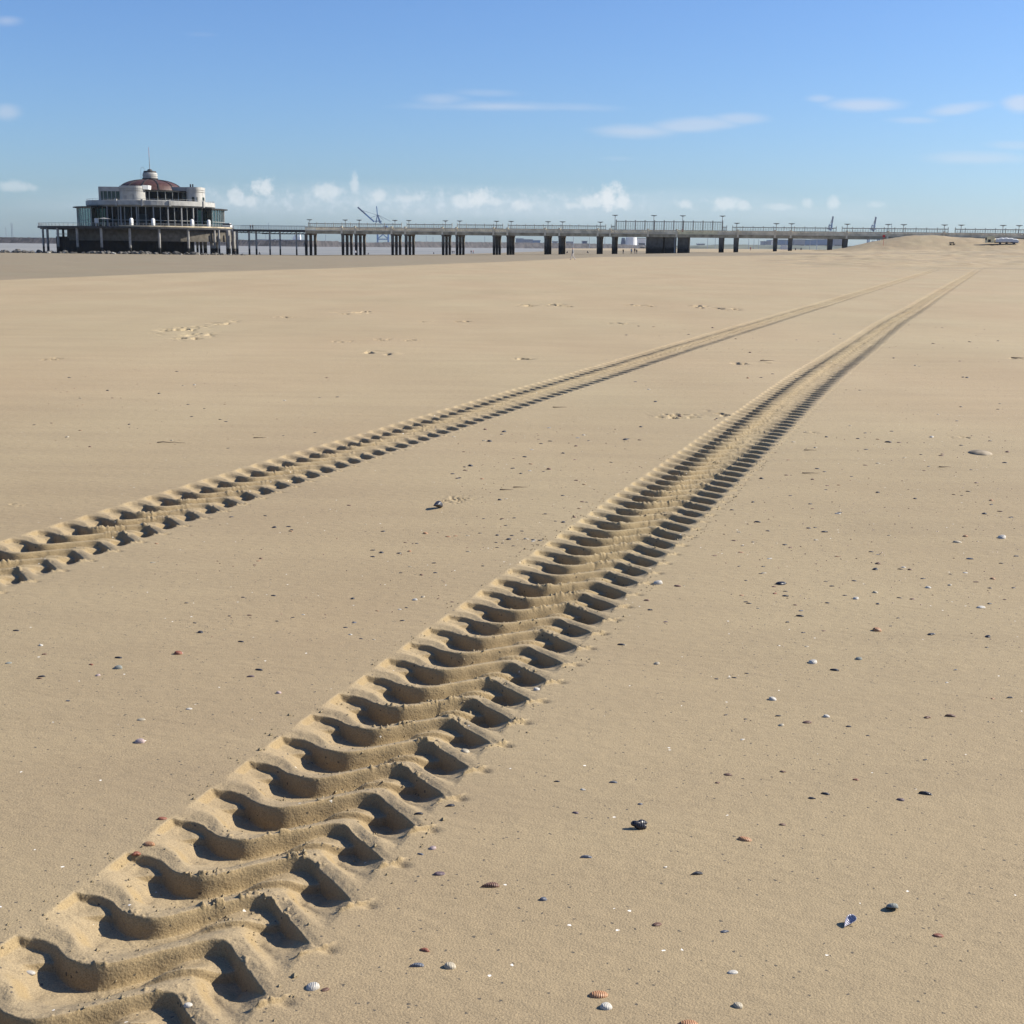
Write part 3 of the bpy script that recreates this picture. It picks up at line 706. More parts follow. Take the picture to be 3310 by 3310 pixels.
    t,_s=round_tower(xd,xe,-7.5,3,15.2,21.9,2.5,'tower')
    for b_ in ((xe-3.1,xe-2.2,-7.56,-7.4),(xe-1.9,xe-1.1,-7.2,-6.9),(xe-.05,xe+.06,-4,-1)): m=MB(); m.box(*b_,15.6,18.3); m.build('window',MT['glassd'],t)
    m=MB(); m.prism([(9.0,-6.2),(xd+.4,-5.6),(xd+.4,-.5),(9.5,0)],20.52,21.9); m.build('tower_arm',MT['wallgrey'],root)  # grey paint puts the shade on this arm into its colour
    m=MB()
    for px in (614,621.5): x,_=cross(px,478); m.tube((x,-1,21.9),(x,-1,23.2),.28,.28,8)
    m.build('chimney',MT['dark'],root)
    # two more towers at the back
    round_tower(-16,-9,9,17,15.2,21.7,3.0,'tower'); round_tower(5,12,12,19,15.2,21.7,3.0,'tower')
    # dome
    prof=[]
    for k in range(13):
        t=k/12; r_=11.9*(1-t)+2.9*t; prof.append((r_,20.5+4.2*math.sin(math.acos(min(1,(r_-1.0)/10.9))) if k else 20.5))
    zt=prof[-1][1]
    d=MB(); d.lathe(prof,64); dome=d.build('dome',MT['dome'],root,smooth=True)
    for k in range(12):
        a=R(va+15+30*k); m=MB()
        for i in range(12):
            p,q=prof[i],prof[i+1]; m.bar((math.cos(a)*(p[0]+.08),math.sin(a)*(p[0]+.08),p[1]+.05),(math.cos(a)*(q[0]+.08),math.sin(a)*(q[0]+.08),q[1]+.05),.42,.22)
        m.build('dome_rib',MT['rib'],dome)
    ln=MB(); ln.lathe([(2.95,zt-.4),(3.0,zt+.55),(2.5,zt+.55)],32); base=ln.build('lantern_base',MT['dark'],root)
    ln=MB(); ln.lathe([(2.5,zt+.5),(2.75,zt+.6),(2.8,zt+1.15),(2.6,zt+1.2),(2.6,zt+1.35),(2.8,zt+1.4),(2.8,zt+1.95),(2.6,zt+2.0),(2.6,zt+2.12),(2.75,zt+2.16),(2.6,zt+2.55),(2.1,zt+2.7)],32,); lan=ln.build('lantern',MT['white'],root)
    ln=MB(); ln.lathe([(2.45,zt+2.6),(2.3,zt+3.2),(1.0,zt+3.4),(.7,zt+3.9),(.05,zt+3.95)],24); ln.build('lantern_cap',MT['dark'],root)
    m=MB(); m.tube((0,0,zt+3.8),(-.05,0,zt+8.5),.15,.10,8); m.build('mast',MT['wallgrey'],root)
    m=MB(); m.tube((-.05,0,zt+8.5),(-.1,0,zt+12.0),.09,.07,8); m.build('mast_tip',mat('faded_red',(.40,.22,.18),.6,.2,2),root)
    m=MB(); pr=None
    for k in range(11):
        a=R(180-18*k); p=(-2.6+.8*math.cos(a)*.9+.2,-1.2,zt+2.6+1.4*math.sin(a)+.6)
        if pr: m.bar(pr,p,.09)
        pr=p
    m.bar((-3.15,-1.2,zt-.2),(-3.1,-1.2,zt+3.2),.09); m.build('roof_ladder',MT['rail'],root)
    done=set()                      # bring the drawn sizes to those measured in the picture
    def fit(o):
        for ch in o.children:
            if ch.name.startswith(('column','pile')): continue
            ch.location.x*=KX; ch.location.y*=KX
            if ch.data.name not in done:
                done.add(ch.data.name)
                for v in ch.data.vertices: v.co.x*=KX; v.co.y*=KX; v.co.z=H+(v.co.z-H)*KZ
            fit(ch)
    bpy.context.view_layer.update(); fit(root)
make_pavilion()
ZD=H+(6.9-H)*KZ
def pav_front(px,rr_=34.0):
    rr_-=1.4
    Y=445
    for _ in range(8):
        X=q_of(px)*Y; d=X-PC.x-PX; Y=PC.y-math.sqrt(max(rr_*rr_-d*d,0))
    return q_of(px)*Y,Y
for i,(px,lab) in enumerate(((428,'leftmost white rounded pylon on the pavilion platform, left of the pale glass panel'),(498,'second white rounded pylon from the left on the pavilion platform'),
      (623.5,'white rounded pylon in front of the pavilion glass, third from the left'),(677,'rightmost white rounded pylon near the pavilion right wing'))):
    X,Y=pav_front(px,34.2); m=MB(); m.lathe([(.62,0),(.62,2.3),(.5,2.65),(.25,2.8),(.02,2.82)],16,sy=1.5)
    o=m.build('pylon',MT['whitefresh'],None,smooth=True,loc=(X,Y,ZD)); tag(o,lab,'pylon','white pylons on the platform')
X,Y=pav_front(340,32); r=empty('parasol',(X,Y,ZD),label='flat pale parasol standing on the pavilion platform',cat='parasol')
m=MB(); m.tube((0,0,0),(0,0,2.6),.07); m.build('pole',MT['rail'],r); m=MB(); m.lathe([(2.3,2.45),(.05,2.85)],10); m.lathe([(2.3,2.42),(.05,2.8)],10); m.build('canopy',MT['wallgrey'],r)
X,Y=pav_front(745,31); 
r=empty('parked_van',(X-.6,Y-1.5,ZD),PANG,label='small white van with dark windows beside the right end of the pavilion platform',cat='van')
m=MB(); m.prism([(-1.5,-.9),(1.5,-.9),(1.5,.9),(-1.5,.9)],.45,1.25); m.prism([(-1.35,-.8),(1.2,-.8),(1.2,.8),(-1.35,.8)],1.75,1.9); m.build('body',MT['whitefresh'],r)
m=MB(); m.prism([(-1.38,-.84),(1.3,-.84),(1.3,.84),(-1.38,.84)],1.25,1.75); m.build('window',MT['dark'],r)
for wx in (-.95,.95):
    for wy in (-.85,.85): m=MB(); m.tube((wx,wy-.1,.32),(wx,wy+.1,.32),.32,.32,14); m.build('wheel',MT['dark'],r)
X,Y=pav_front(316,31.5); m=MB(); m.box(-.7,.7,-.1,.1,1.0,2.6); m.box(-.55,-.45,-.05,.05,0,1.0); m.box(.45,.55,-.05,.05,0,1.0)
tag(m.build('sign_board',MT['whitefresh'],None,loc=(X,Y,ZD)),'small white board on legs in front of the left pavilion wing','sign board')

# ------------------------------------------------------------ rocks along the foot of the pavilion
def rock_mesh(seed,flat=.7):
    bm=bmesh.new(); bmesh.ops.create_icosphere(bm,subdivisions=2,radius=1); rn=random.Random(seed)
    ax=[Vector((rn.uniform(-1,1),rn.uniform(-1,1),rn.uniform(-1,1))).normalized() for _ in range(7)]
    for v in bm.verts:
        k=1
        for a in ax:
            d=v.co.normalized().dot(a)
            if d>.62: k=min(k,.62/d+.06)
        v.co*=k*(1+rn.uniform(-.06,.06)); v.co.z*=flat
    me=bpy.data.meshes.new('boulder'); bm.to_mesh(me); bm.free(); return me
rocks=[rock_mesh(i) for i in range(6)]; rl=[rock_mesh(20+i) for i in range(3)]
for me in rocks: me.materials.append(MT['rock'])
for me in rl: me.materials.append(MT['rock2'])
for i in range(150):
    px=rnd.uniform(-30,800) if i<120 else rnd.uniform(250,760); Y=rnd.uniform(437,444) if px>180 else rnd.uniform(440,452)
    X=q_of(px)*Y; pale=rnd.random()<.16 and px>150
    sc=rnd.uniform(.45,1.15)*(1 if px<640 else .7)
    if pale: sc*=.7; Y-=1.5
    me=rnd.choice(rl if pale else rocks)
    o=link('boulder',me,None,(X,Y,gz(X,Y)+sc*.25),(rnd.uniform(-.4,.4),rnd.uniform(-.4,.4),rnd.uniform(0,6.3)),(sc*1.25,sc,sc*(1.0 if px>60 else 1.25)))
    if pale: tag(o,'pale dried boulder among the dark rocks at the foot of the pavilion','boulder','pale boulders below the pavilion')
    else: tag(o,'dark wet boulder in the low rock line at the foot of the pavilion','boulder','dark boulders below the pavilion')

# ------------------------------------------------------------ people
blk=(.02,.02,.025)
C1=cloth('dark_clothes',(.03,.02,.015),(.03,.03,.035),(.02,.02,.03),blk)
C2=cloth('white_top',(.05,.03,.02),(.7,.7,.7),(.03,.03,.04),blk)
C3=cloth('grey_walker',(.06,.04,.03),(.20,.20,.21),(.55,.52,.50),(.25,.08,.05))
C4=cloth('red_top',(.05,.03,.02),(.35,.04,.04),(.03,.03,.05),blk)
C5=cloth('blue_top',(.05,.03,.02),(.35,.5,.6),(.03,.03,.04),blk)
C6=cloth('brown_top',(.05,.03,.02),(.10,.05,.04),(.45,.22,.15),blk)
def pp(px,py,Y,mt,lab,pose='stand',rz=0,h=1.72,z=None):
    X=q_of(px,py)*Y; return make_person((X,Y,gz(X,Y)+.01 if z is None else z),rz,mt,lab,pose,h)
pp(1852,830,186,C3,'person in grey top and pale trousers walking on the sand in front of the pier','walk',R(70),1.74)
pp(1149,820,448,C2,'person in a white top standing at the dark pillars of the pier','stand',R(20),1.8)
pp(837,825,452,C1,'person in dark clothes sitting on the sand under the footbridge','sit',R(-90),2.0)
pp(760,822,440,C1,'person in dark clothes standing at the right foot of the pavilion','stand',R(0),1.7)
w=pw(pier_s(810,3),3,6.25); make_person(w,R(30),C1,'dark clothed person on the footbridge, left of a pair','stand',1.75)
w=pw(pier_s(817.5,3),3,6.25); make_person(w,R(-30),C1,'dark clothed person on the footbridge, right of a pair','stand',1.8)
w=pw(pier_s(1600,1.2),1.2,6.06); make_person(w,R(0),C1,'person in black leaning at the pier parapet below a lamp','stand',1.8)
w=pw(pier_s(2205,1.2),1.2,6.06); make_person(w,R(0),C4,'person in red at the parapet below the high wind screen','stand',1.85)
w=pw(pier_s(2873,1.2),1.2,6.06); make_person(w,R(60),C1,'person in black walking on the pier above the sand mound','walk',1.85)
w=pw(pier_s(1246,1.5),1.5,6.06); make_person(w,R(0),C6,'person in brown on the pier in front of the blue crane','stand',1.7)
pp(1462,815,620,C1,'dark figure near the waterline between pillars, left of a pair','stand',0)
pp(1467.5,815,622,C1,'dark figure near the waterline between pillars, right of a pair','stand',R(40))
pp(1523,815,600,C6,'figure in brown standing by the water beyond the pier','stand',0,1.75)
pp(1530,815,600,C4,'figure in dark red standing by the water beyond the pier','walk',R(80),1.85)
pp(1402,817,640,C1,'small dark figure crouching at the waterline beyond the pier','sit',0,1.8)
pp(1192,820,560,C1,'small dark figure sitting near the water right of the pillars','sit',R(90),1.8)
pp(1835,815,520,C1,'dark figure sitting in the wet sand behind the grey walker','sit',R(60),1.7)
pp(1898,815,520,C1,'dark figure sitting beyond the pier between two pillar groups','sit',R(-60),1.7)
pp(2014.5,812,436,C1,'person in black standing in the pier opening','stand',R(30),1.6)
pp(2041,812,436,C5,'person in a light blue top in the pier opening','stand',R(0),1.75)
pp(2051.5,812,437,C6,'person with brown top and bare legs in the pier opening','stand',R(0),1.85)
pp(2058,812,437,C1,'smaller person in black at the right of the group in the pier opening','stand',R(0),1.5)
pp(2426,803,640,C4,'person in red far off between the right pier pillars','stand',0,1.75)
pp(2572,800,600,C4,'person in red far off beside the blue warehouses','sit',0,1.9)
pp(2590,800,620,C1,'dark figure far off at the foot of the sand mound','sit',0,1.9)

# ------------------------------------------------------------ small things on the right
def gpt(px,py,guess=300,zoff=0):
    """where the line of sight through a pixel first meets the sand"""
    a,b,c=ray(px,py); Y=np.linspace(20,430,4000); t=Y/b; zz=fullheight(a*t,Y)
    hit=np.nonzero(H+c*t<=zz+zoff)[0]
    k=hit[0] if len(hit) else -1
    return float(a*t[k]),float(Y[k]),float(zz[k])
X,Y,Z=gpt(2855,794)
r=empty('warning_sign',(X,Y,Z-.1),0,label='red sign on a thin post standing on the sand mound',cat='sign')
m=MB(); m.tube((0,0,0),(0,0,2.75),.045); m.build('post',MT['red'],r); m=MB(); m.box(-.38,.38,-.06,-.03,2.35,3.0); m.build('sign_plate',MT['red'],r)
X,Y,Z=gpt(3078,792)
m=MB()
for k in range(3): m.box(-.7,.7,-.4+.27*k,-.16+.27*k,.30,.36)
for sx_ in (-.6,.45):
    m.box(sx_,sx_+.14,-.4,.38,0,.3)
m.box(-.7,.7,.32,.38,.45,.75); m.box(-.55,-.45,.3,.318,.3,.75); m.box(.45,.55,.3,.318,.3,.75)
tag(m.build('bench',MT['wood'],None,loc=(X,Y,Z),rot=(0,0,.2)),'small brown wooden bench on the slope of the sand mound','bench')
X,Y,Z=gpt(3222,789)
r=empty('trailer',(X,Y,Z),-.1,label='white covered trailer beside a small pale cab behind the low ridge',cat='trailer')
m=MB(); n=14
pts=[]
for k in range(n+1):
    x=-.6+6.0*k/n; pts.append((x,.95+.75*math.sin(math.pi*min(1,(k+2)/(n+3)))**.6+.08*math.sin(k*2.1)))
vs=[];fs=[]
for (x,z) in pts:
    for y,kz in ((-1.1,.35),(-1.0,.85),(-.5,1),(.5,1),(1.0,.85),(1.1,.35)): vs.append((x,y,z*kz))
for k in range(n):
    for j in range(5): b=k*6+j; fs.append((b,b+6,b+7,b+1))
fs.append((0,1,2,3,4,5)); fs.append(tuple(n*6+j for j in (5,4,3,2,1,0)))
m.add(vs,fs); m.build('cover',MT['whitefresh'],r,smooth=False)
m=MB(); m.box(-.5,5.3,-1.0,1.0,.3,.5); m.build('chassis',MT['dark'],r)
for wx in (.6,2.3,4.2): m=MB(); m.tube((wx,-1.05,.25),(wx,-.8,.25),.3,.3,12); m.build('wheel',MT['dark'],r)
m=MB(); m.prism([(-2.9,-1),(-.9,-1),(-.9,1),(-2.9,1)],.35,1.9); m.prism([(-2.8,-.9),(-.9,-.9),(-.9,.9),(-2.8,.9)],1.9,2.1); cb=m.build('cab',MT['newpar'],r)
m=MB(); m.box(-2.6,-1.9,-1.03,-.99,.5,1.2); m.box(-2.95,-2.88,-.8,.8,1.0,1.7); m.build('cab_window',MT['dark'],cb)

# ------------------------------------------------------------ far shore: breakwater, cranes, ship, port, masts
def make_breakwater():
    P=[(-300,1800),(100,1800),(1000,1800),(1300,2150),(1700,2600),(2100,2900),(2600,3000),(2900,3000)]; tops=[(-300,5.0),(100,5.2),(900,5.6),(905,5.9),(1090,5.6),(1100,4.4),(1190,4.2),(1350,7.0),(1700,8.7),(1995,8.3),(2100,6.0),(2400,7.5),(2600,7),(2900,7)]
    m=MB(); vs=[]; n=700
    for k in range(n+1):
        px=-300+3200*k/n; Y=np.interp(px,[p[0] for p in P],[p[1] for p in P]); zt=np.interp(px,[p[0] for p in tops],[p[1] for p in tops])+rnd.uniform(-.35,.35)
        X=q_of(px)*Y
        for dy,z in ((-16,SEA-.5),(-10,SEA+2.2+rnd.uniform(-.4,.4)),(-5,zt*.55+rnd.uniform(-.5,.5)),(-2,zt-.1),(3,zt),(14,SEA-1)): vs.append((X,Y+dy,z))
    fs=[]
    for k in range(n):
        for j in range(5): b=k*6+j; fs.append((b,b+6,b+7,b+1))
    m.add(vs,fs)
    tag(m.build('breakwater',mat('dark_stone',(.050,.045,.045),.9,.5,.12,c2=(.022,.02,.022))),'long dark stone breakwater across the bay behind the pier','breakwater')
make_breakwater()
def crane(px,Y,base_z,label,boom,sc=1.0,port=True):
    X=q_of(px)*Y; r=empty('harbour_crane',(X,Y,base_z),0,label=label,cat='crane',group='blue harbour cranes')
    m=MB(); s=sc
    for x in (-16,16):
        for y in (-9,9): m.bar((x*s,y*s,0),(x*s,y*s,44*s),3.2*s)
    for y in (-9,9): m.bar((-16*s,y*s,16*s),(16*s,y*s,16*s),3*s); m.bar((-16*s,y*s,44*s),(16*s,y*s,44*s),3*s); m.bar((-16*s,y*s,17*s),(0,y*s,30*s),1.5*s); m.bar((16*s,y*s,17*s),(0,y*s,30*s),1.5*s)
    m.build('portal_frame',MT['crane'],r)
    m=MB(); m.box(-20*s,14*s,-4*s,4*s,44.2*s,49*s); m.box(2*s,14*s,-5*s,5*s,49*s,56*s); m.build('machine_house',MT['crane'],r)
    m=MB(); ap=(boom['ap'][0]*s,0,boom['ap'][1]*s)
    for a,b in boom['frame']: m.bar((a[0]*s,0,a[1]*s),(b[0]*s,0,b[1]*s),2.6*s)
    m.build('mast_frame',MT['crane'],r)
    m=MB(); a,b=boom['boom']; mid=(a[0]*.45+b[0]*.55,a[1]*.45+b[1]*.55)
    m.bar((a[0]*s,-2*s,a[1]*s),(mid[0]*s,-2*s,mid[1]*s),4.2*s); bo=m.build('boom',MT['crane'],r)
    m=MB(); m.bar((mid[0]*s,-2*s,mid[1]*s),(b[0]*s,-2*s,b[1]*s),4.4*s); m.build('boom_tip',MT['cranedark'],bo)
    m=MB()
    for a,b in boom['stay']: m.bar((a[0]*s,0,a[1]*s),(b[0]*s,0,b[1]*s),.8*s)
    m.build('stay_cable',MT['cranedark'],r)
kk=4000/4200
def cpx(px,py,px0=1238,py0=790): return ((px-px0)*kk,(py0-py)*kk+4)
B1=dict(ap=cpx(1219,676),boom=(cpx(1211,724),cpx(1160,680)),
  frame=[(cpx(1221,702),cpx(1219,676)),(cpx(1221,702),cpx(1216,730)),(cpx(1222,702),cpx(1233,730)),(cpx(1221,702),cpx(1228,728)),(cpx(1213,722),cpx(1235,722))],
  stay=[(cpx(1220,703),cpx(1172,689)),(cpx(1220,704),cpx(1200,712)),(cpx(1222,702),cpx(1262,722)),(cpx(1220,700),cpx(1240,718))])
crane(1238,4000,1,'light blue harbour crane with lowered boom pointing up left behind the pier',B1)
for px,lab in ((2684,'blue harbour crane with its boom raised steeply, left of the two at the right'),(2822,'blue harbour crane with its boom raised steeply, rightmost above the sand mound')):
    def c2(dx,py): return (dx*kk,(800-py)*kk+4)
    B=dict(ap=c2(0,722),boom=(c2(-2,742),c2(3,695)),frame=[(c2(-6,740),c2(-8,722)),(c2(-8,722),c2(4,727)),(c2(-6,740),c2(2,728)),(c2(-14,735),c2(6,735))],stay=[(c2(-6,722),c2(3,697)),(c2(-8,722),c2(-12,737))])
    crane(px,4000,1,lab,B,.95)
def make_ship():
    Y=5200; k=Y/4200; X0=q_of(958)*Y; r=empty('cargo_ship',(X0,Y,SEA),0,label='distant cargo ship with white deckhouse behind the breakwater',cat='ship')
    m=MB(); L0=-125*k; m.prism([(L0,-12),(30*k,-12),(38*k,0),(30*k,12),(L0,12)],0,(788-779)*k*1.35+3); m.build('hull',MT['cranedark'],r)
    m=MB(); m.box(-10*k,14*k,-10,10,15,24*k); m.box(-6*k,2*k,-8,8,24*k,29*k); m.box(8*k,13*k,-8,8,24*k,31*k); m.build('deckhouse',MT['shipw'],r)
    m=MB(); x=L0+4
    while x<-20*k:
        w=rnd.uniform(10,26); 
        if rnd.random()<.8: m.box(x,x+w,-9,9,15.1,rnd.uniform(17.5,21))
        x+=w+rnd.uniform(1,6)
    m.build('deck_cargo',MT['port'],r)
make_ship()
def blocks(name,mats_,Y,items,label,cat,group=None,zb=0):
    """items: (px0,px1,top_py) -> boxes at distance Y, each its own building"""
    for (a,b,t,mk,lab) in items:
        xa,xb=q_of(a)*Y,q_of(b)*Y; zt=at((a+b)/2,t,Y).z
        r=empty(name,((xa+xb)/2,Y,zb),0,label=lab,cat=cat,group=group)
        m=MB(); w=(xb-xa)/2; m.box(-w,w,0,60,0,zt-zb); wl=m.build('wall',MT[mk],r)
        m=MB(); m.box(-w-1,w+1,-1,61,zt-zb,zt-zb+1.2); m.build('roof',MT['port'],r)
        m=MB(); m.box(-w*.8,w*.8,-.4,-.05,(zt-zb)*.35,(zt-zb)*.55)
        m.build('window',MT['dark'],r)
blocks('port_building',None,3300,[
 (1667,1692,772,'port','grey port building at the left of the bluish terminal behind the pier'),
 (1692,1722,775,'port','long bluish terminal hall, middle of three, behind the pier'),
 (1722,1746,778,'portblue','low bluish terminal hall right of the long one'),
 (1787,1803,781,'port','pale block seen between pier pillars near the walker'),
 (1832,1853,782,'port','low dark shed on the breakwater behind the walker'),
 (1884,1898,780,'cranedark','small dark shed with raised middle on the breakwater'),
 (2062,2087,771,'shipw','large white storage hall right of the white cones'),
 (2262,2278,789,'port','small dark shed behind the beach right of the pier wall'),
 (2472,2492,781,'port','grey office block at the left of the warehouses'),
 (2492,2500,777,'shipw','narrow white tower block at the left of the warehouses'),
 (2517,2549,776,'portblue','blue grey warehouse between the two right pier pillars'),
 (2566,2602,775,'port','blue grey warehouse with dark gate right of the pillars'),
 (2602,2640,776,'portblue','pale blue warehouse in the middle of the row'),
 (2640,2678,775,'portblue','deep blue warehouse left of the pillar in the sand'),
 (2694,2728,775,'port','grey blue warehouse half hidden by the sand mound')],'', 'building','port buildings behind the pier',-1)
for px,top,w0,w1,lab,mk in ((2014,769,9,5,'dark tapering silo behind the pier opening','cranedark'),(2040,767,22,17,'broad white storage cone behind the pier opening','shipw')):
    Y=3200; m=MB(); k=Y/4200; zt=at(px,top,Y).z; m.lathe([(w0*k,-1),(w1*k,zt),(.1,zt+.5)],24)
    tag(m.build('storage_silo',MT[mk],None,loc=(q_of(px)*Y,Y,0)),lab,'silo','port silos')
m=MB(); m.box(-2.6,2.6,0,3,0,1.4); m.box(-2.2,.8,.2,2.8,1.4,2.5)
tag(m.build('boat_shed',MT['whitefresh'],None,loc=(q_of(2540)*1500,1500,gz(q_of(2540)*1500,1500)),sc=(2,2,2)),'small white hut between the two right pier pillars','hut')
mast=None
for px,top in ((22,735),(40,720),(44,722),(860,745),(1053,758),(1378,762),(1400,765),(1567,763),(1853,765),(1905,767),(1955,763),(2060,770),(2287,770),(2312,758),(2420,772),(2437,774),(2452,772),(2540,774),(2618,752),(2640,755),(112,772),(870,720),(2878,722)):
    Y=2500; X=q_of(px)*Y; zt=at(px,top,Y).z
    if mast is None:
        m=MB(); m.tube((0,0,0),(0,0,1),.55,.4,6); mast=o=m.build('light_mast',MT['port'])
    else: o=link('light_mast',mast.data)
    o.location=(X,Y,-1); o.scale=(1,1,zt+1); tag(o,'very thin far-off light mast rising from the port skyline','light mast','light masts along the port')

# far dunes on the right horizon
def make_dune():
    m=MB(); n=160; vs=[]
    for k in range(n+1):
        px=2080+900*k/n; Y=2800; X=q_of(px)*Y; zt=2+7.5*sst(0,1,(px-2080)/300)+1.3*float(fbm(np.array([px*.03]),np.array([0.]),70)[0])
        for dy,z in ((-90,.5),(-40,zt*.7),(0,zt),(60,zt),(120,-2)): vs.append((X,Y+dy,float(z)))
    fs=[]
    for k in range(n):
        for j in range(4): b=k*5+j; fs.append((b,b+5,b+6,b+1))
    m.add(vs,fs); tag(m.build('far_dune',mat('dune_scrub',(.11,.12,.09),.95,.4,.02,c2=(.06,.07,.05)),smooth=True),kind='structure')
make_dune()

# ------------------------------------------------------------ shells
def shellmat(name,c,c2,inner=None,rough=.5):
    m=bpy.data.materials.new(name); m.use_nodes=True; nt=m.node_tree; N=nt.nodes; L=nt.links; p=N['Principled BSDF']; p.inputs['Roughness'].default_value=rough; p.inputs['Specular IOR Level'].default_value=.4
    tc=N.new('ShaderNodeTexCoord')
    mp=N.new('ShaderNodeMapping'); mp.inputs['Location'].default_value=(.5,0,0); L.new(tc.outputs['Object'],mp.inputs[0])
    w=N.new('ShaderNodeTexWave'); w.wave_type='RINGS'; w.rings_direction='SPHERICAL'; w.inputs['Scale'].default_value=3.2; w.inputs['Distortion'].default_value=2.2; w.inputs['Detail'].default_value=3; L.new(mp.outputs[0],w.inputs[0])
    cr=N.new('ShaderNodeValToRGB'); cr.color_ramp.elements[0].color=(*c,1); cr.color_ramp.elements[1].color=(*c2,1); cr.color_ramp.elements[0].position=.25; cr.color_ramp.elements[1].position=.95
    L.new(w.outputs['Fac'],cr.inputs[0]); L.new(cr.outputs[0],p.inputs['Base Color'])
    b=N.new('ShaderNodeBump'); b.inputs['Strength'].default_value=.25; b.inputs['Distance'].default_value=.02; L.new(w.outputs['Fac'],b.inputs['Height']); L.new(b.outputs[0],p.inputs['Normal'])
    return m
SM=dict(black=shellmat('mussel_black',(.012,.012,.016),(.03,.03,.04),rough=.35), grey=shellmat('mussel_grey',(.05,.055,.07),(.17,.18,.21),rough=.4),
 white=shellmat('shell_white',(.40,.37,.31),(.50,.47,.42)), cream=shellmat('shell_cream',(.30,.25,.17),(.42,.37,.28)),
 orange=shellmat('shell_orange',(.27,.12,.05),(.40,.23,.12)), red=shellmat('shell_red',(.17,.05,.028),(.28,.11,.06)),
 brown=shellmat('shell_brown',(.09,.045,.03),(.20,.11,.07)), purple=shellmat('shell_purple',(.07,.045,.05),(.16,.11,.12)),
 pink=shellmat('shell_pink',(.31,.23,.21),(.42,.33,.31)), violet=shellmat('shell_violet_inside',(.22,.22,.29),(.42,.42,.50),rough=.45),
 pebble=shellmat('pebble_grey',(.16,.17,.15),(.26,.27,.24),rough=.7))
def shell_mesh(kind,seed,matk,mat2=None):
    rn=random.Random(seed); nr,na=9,30
    asp,hh=dict(cockle=(.80,.34),clam=(.60,.20),mussel=(.46,.20),frag=(.60,.22),open=(.46,.22),pebble=(.75,.35))[kind]
    out=[]
    for j in range(na):
        t=2*math.pi*j/na; c_,s_=math.cos(t),math.sin(t)
        if kind in('mussel','open'): r_=.5*(1-.0*c_); x=.5*c_; y=.5*asp*s_*(1+.75*c_)*.80+.06*(1-c_*c_)
        elif kind=='cockle': x=.5*c_*(1 if c_>0 else .92)+.0; y=.5*asp*s_*(1+.22*c_)*1.05
        else: x=.5*c_; y=.5*asp*s_*(1+.12*c_)
        if kind=='frag': k=1-.35*max(0,math.sin(3*t+seed))*rn.uniform(.4,1); x*=k; y*=k
        out.append((x,y))
    ub=(-.36 if kind!='frag' else 0.,0)
    vs=[];fs=[]
    def layer(off,sh):
        for i in range(nr):
            rho=(i/(nr-1))
            for j in range(na):
                cx,cy=ub[0]*(1-rho)*.55,0
                x=cx+(out[j][0]*sh-cx*0)*rho; y=cy+out[j][1]*sh*rho
                z=hh*math.sqrt(max(0,1-rho**2.3))-off
                if kind=='cockle':
                    ph=math.atan2(y,x+.55); z+=.006*math.cos(ph*34)*min(1,rho*2)*(1-.2*rho); 
                if kind=='pebble': z+=.02*math.sin(4*x+seed)*math.cos(5*y)
                vs.append((x,y,z))
    layer(0,1); layer(.035,.94)
    n=nr*na
    for L_ in (0,1):
        b=L_*n
        for i in range(nr-1):
            for j in range(na):
                j2=(j+1)%na; f=(b+i*na+j,b+(i+1)*na+j,b+(i+1)*na+j2,b+i*na+j2); fs.append(f if L_==0 else f[::-1])
    for j in range(na):
        j2=(j+1)%na; a=(nr-1)*na; fs.append((a+j,n+a+j,n+a+j2,a+j2))
    me=bpy.data.meshes.new(kind); me.from_pydata(vs,[],fs); me.materials.append(SM[matk])
    if mat2: me.materials.append(SM[mat2])
    for i,p in enumerate(me.polygons):
        p.use_smooth=True
        if mat2 and i>=(nr-1)*na: p.material_index=1
    me.validate(); return me
_cache={}
def shell(px,py,w,kind,mk,lab=None,rz=None,tilt=(0,0),inner=None,group=None,sink=.12,seed=None,name=None,cat='shell',lift=0):
    x,y=onz(px,py+ (4 if py>1500 else 1)); zg=gz(x,y); 
    x,y=onz(px,py+ (4 if py>1500 else 1),zg); zg=gz(x,y)
    d=math.hypot(x,y,H-zg); L0=w/FP*d*1.02
    sd=int(px)%5 if seed is None else seed; key=(kind,mk,inner,sd)
    if key not in _cache: _cache[key]=shell_mesh(kind,sd,mk,inner)
    o=link(name or {'frag':'shell_fragment','open':'mussel_shell','mussel':'mussel_shell','clam':'clam_shell','cockle':'cockle_shell','pebble':'pebble'}[kind],_cache[key])
    e=rnd.uniform(-.5,.5)+(math.pi if rnd.random()<.5 else 0) if rz is None else rz
    if kind=='open': o.scale=(L0,L0,-L0); o.location=(x,y,zg+L0*.20+lift)
    else: o.scale=(L0,L0,L0); o.location=(x,y,zg-L0*.2*sink+lift)
    o.rotation_euler=(tilt[0]+rnd.uniform(-.08,.08),tilt[1]+rnd.uniform(-.08,.08),e)
    tag(o,lab,cat,group); return o
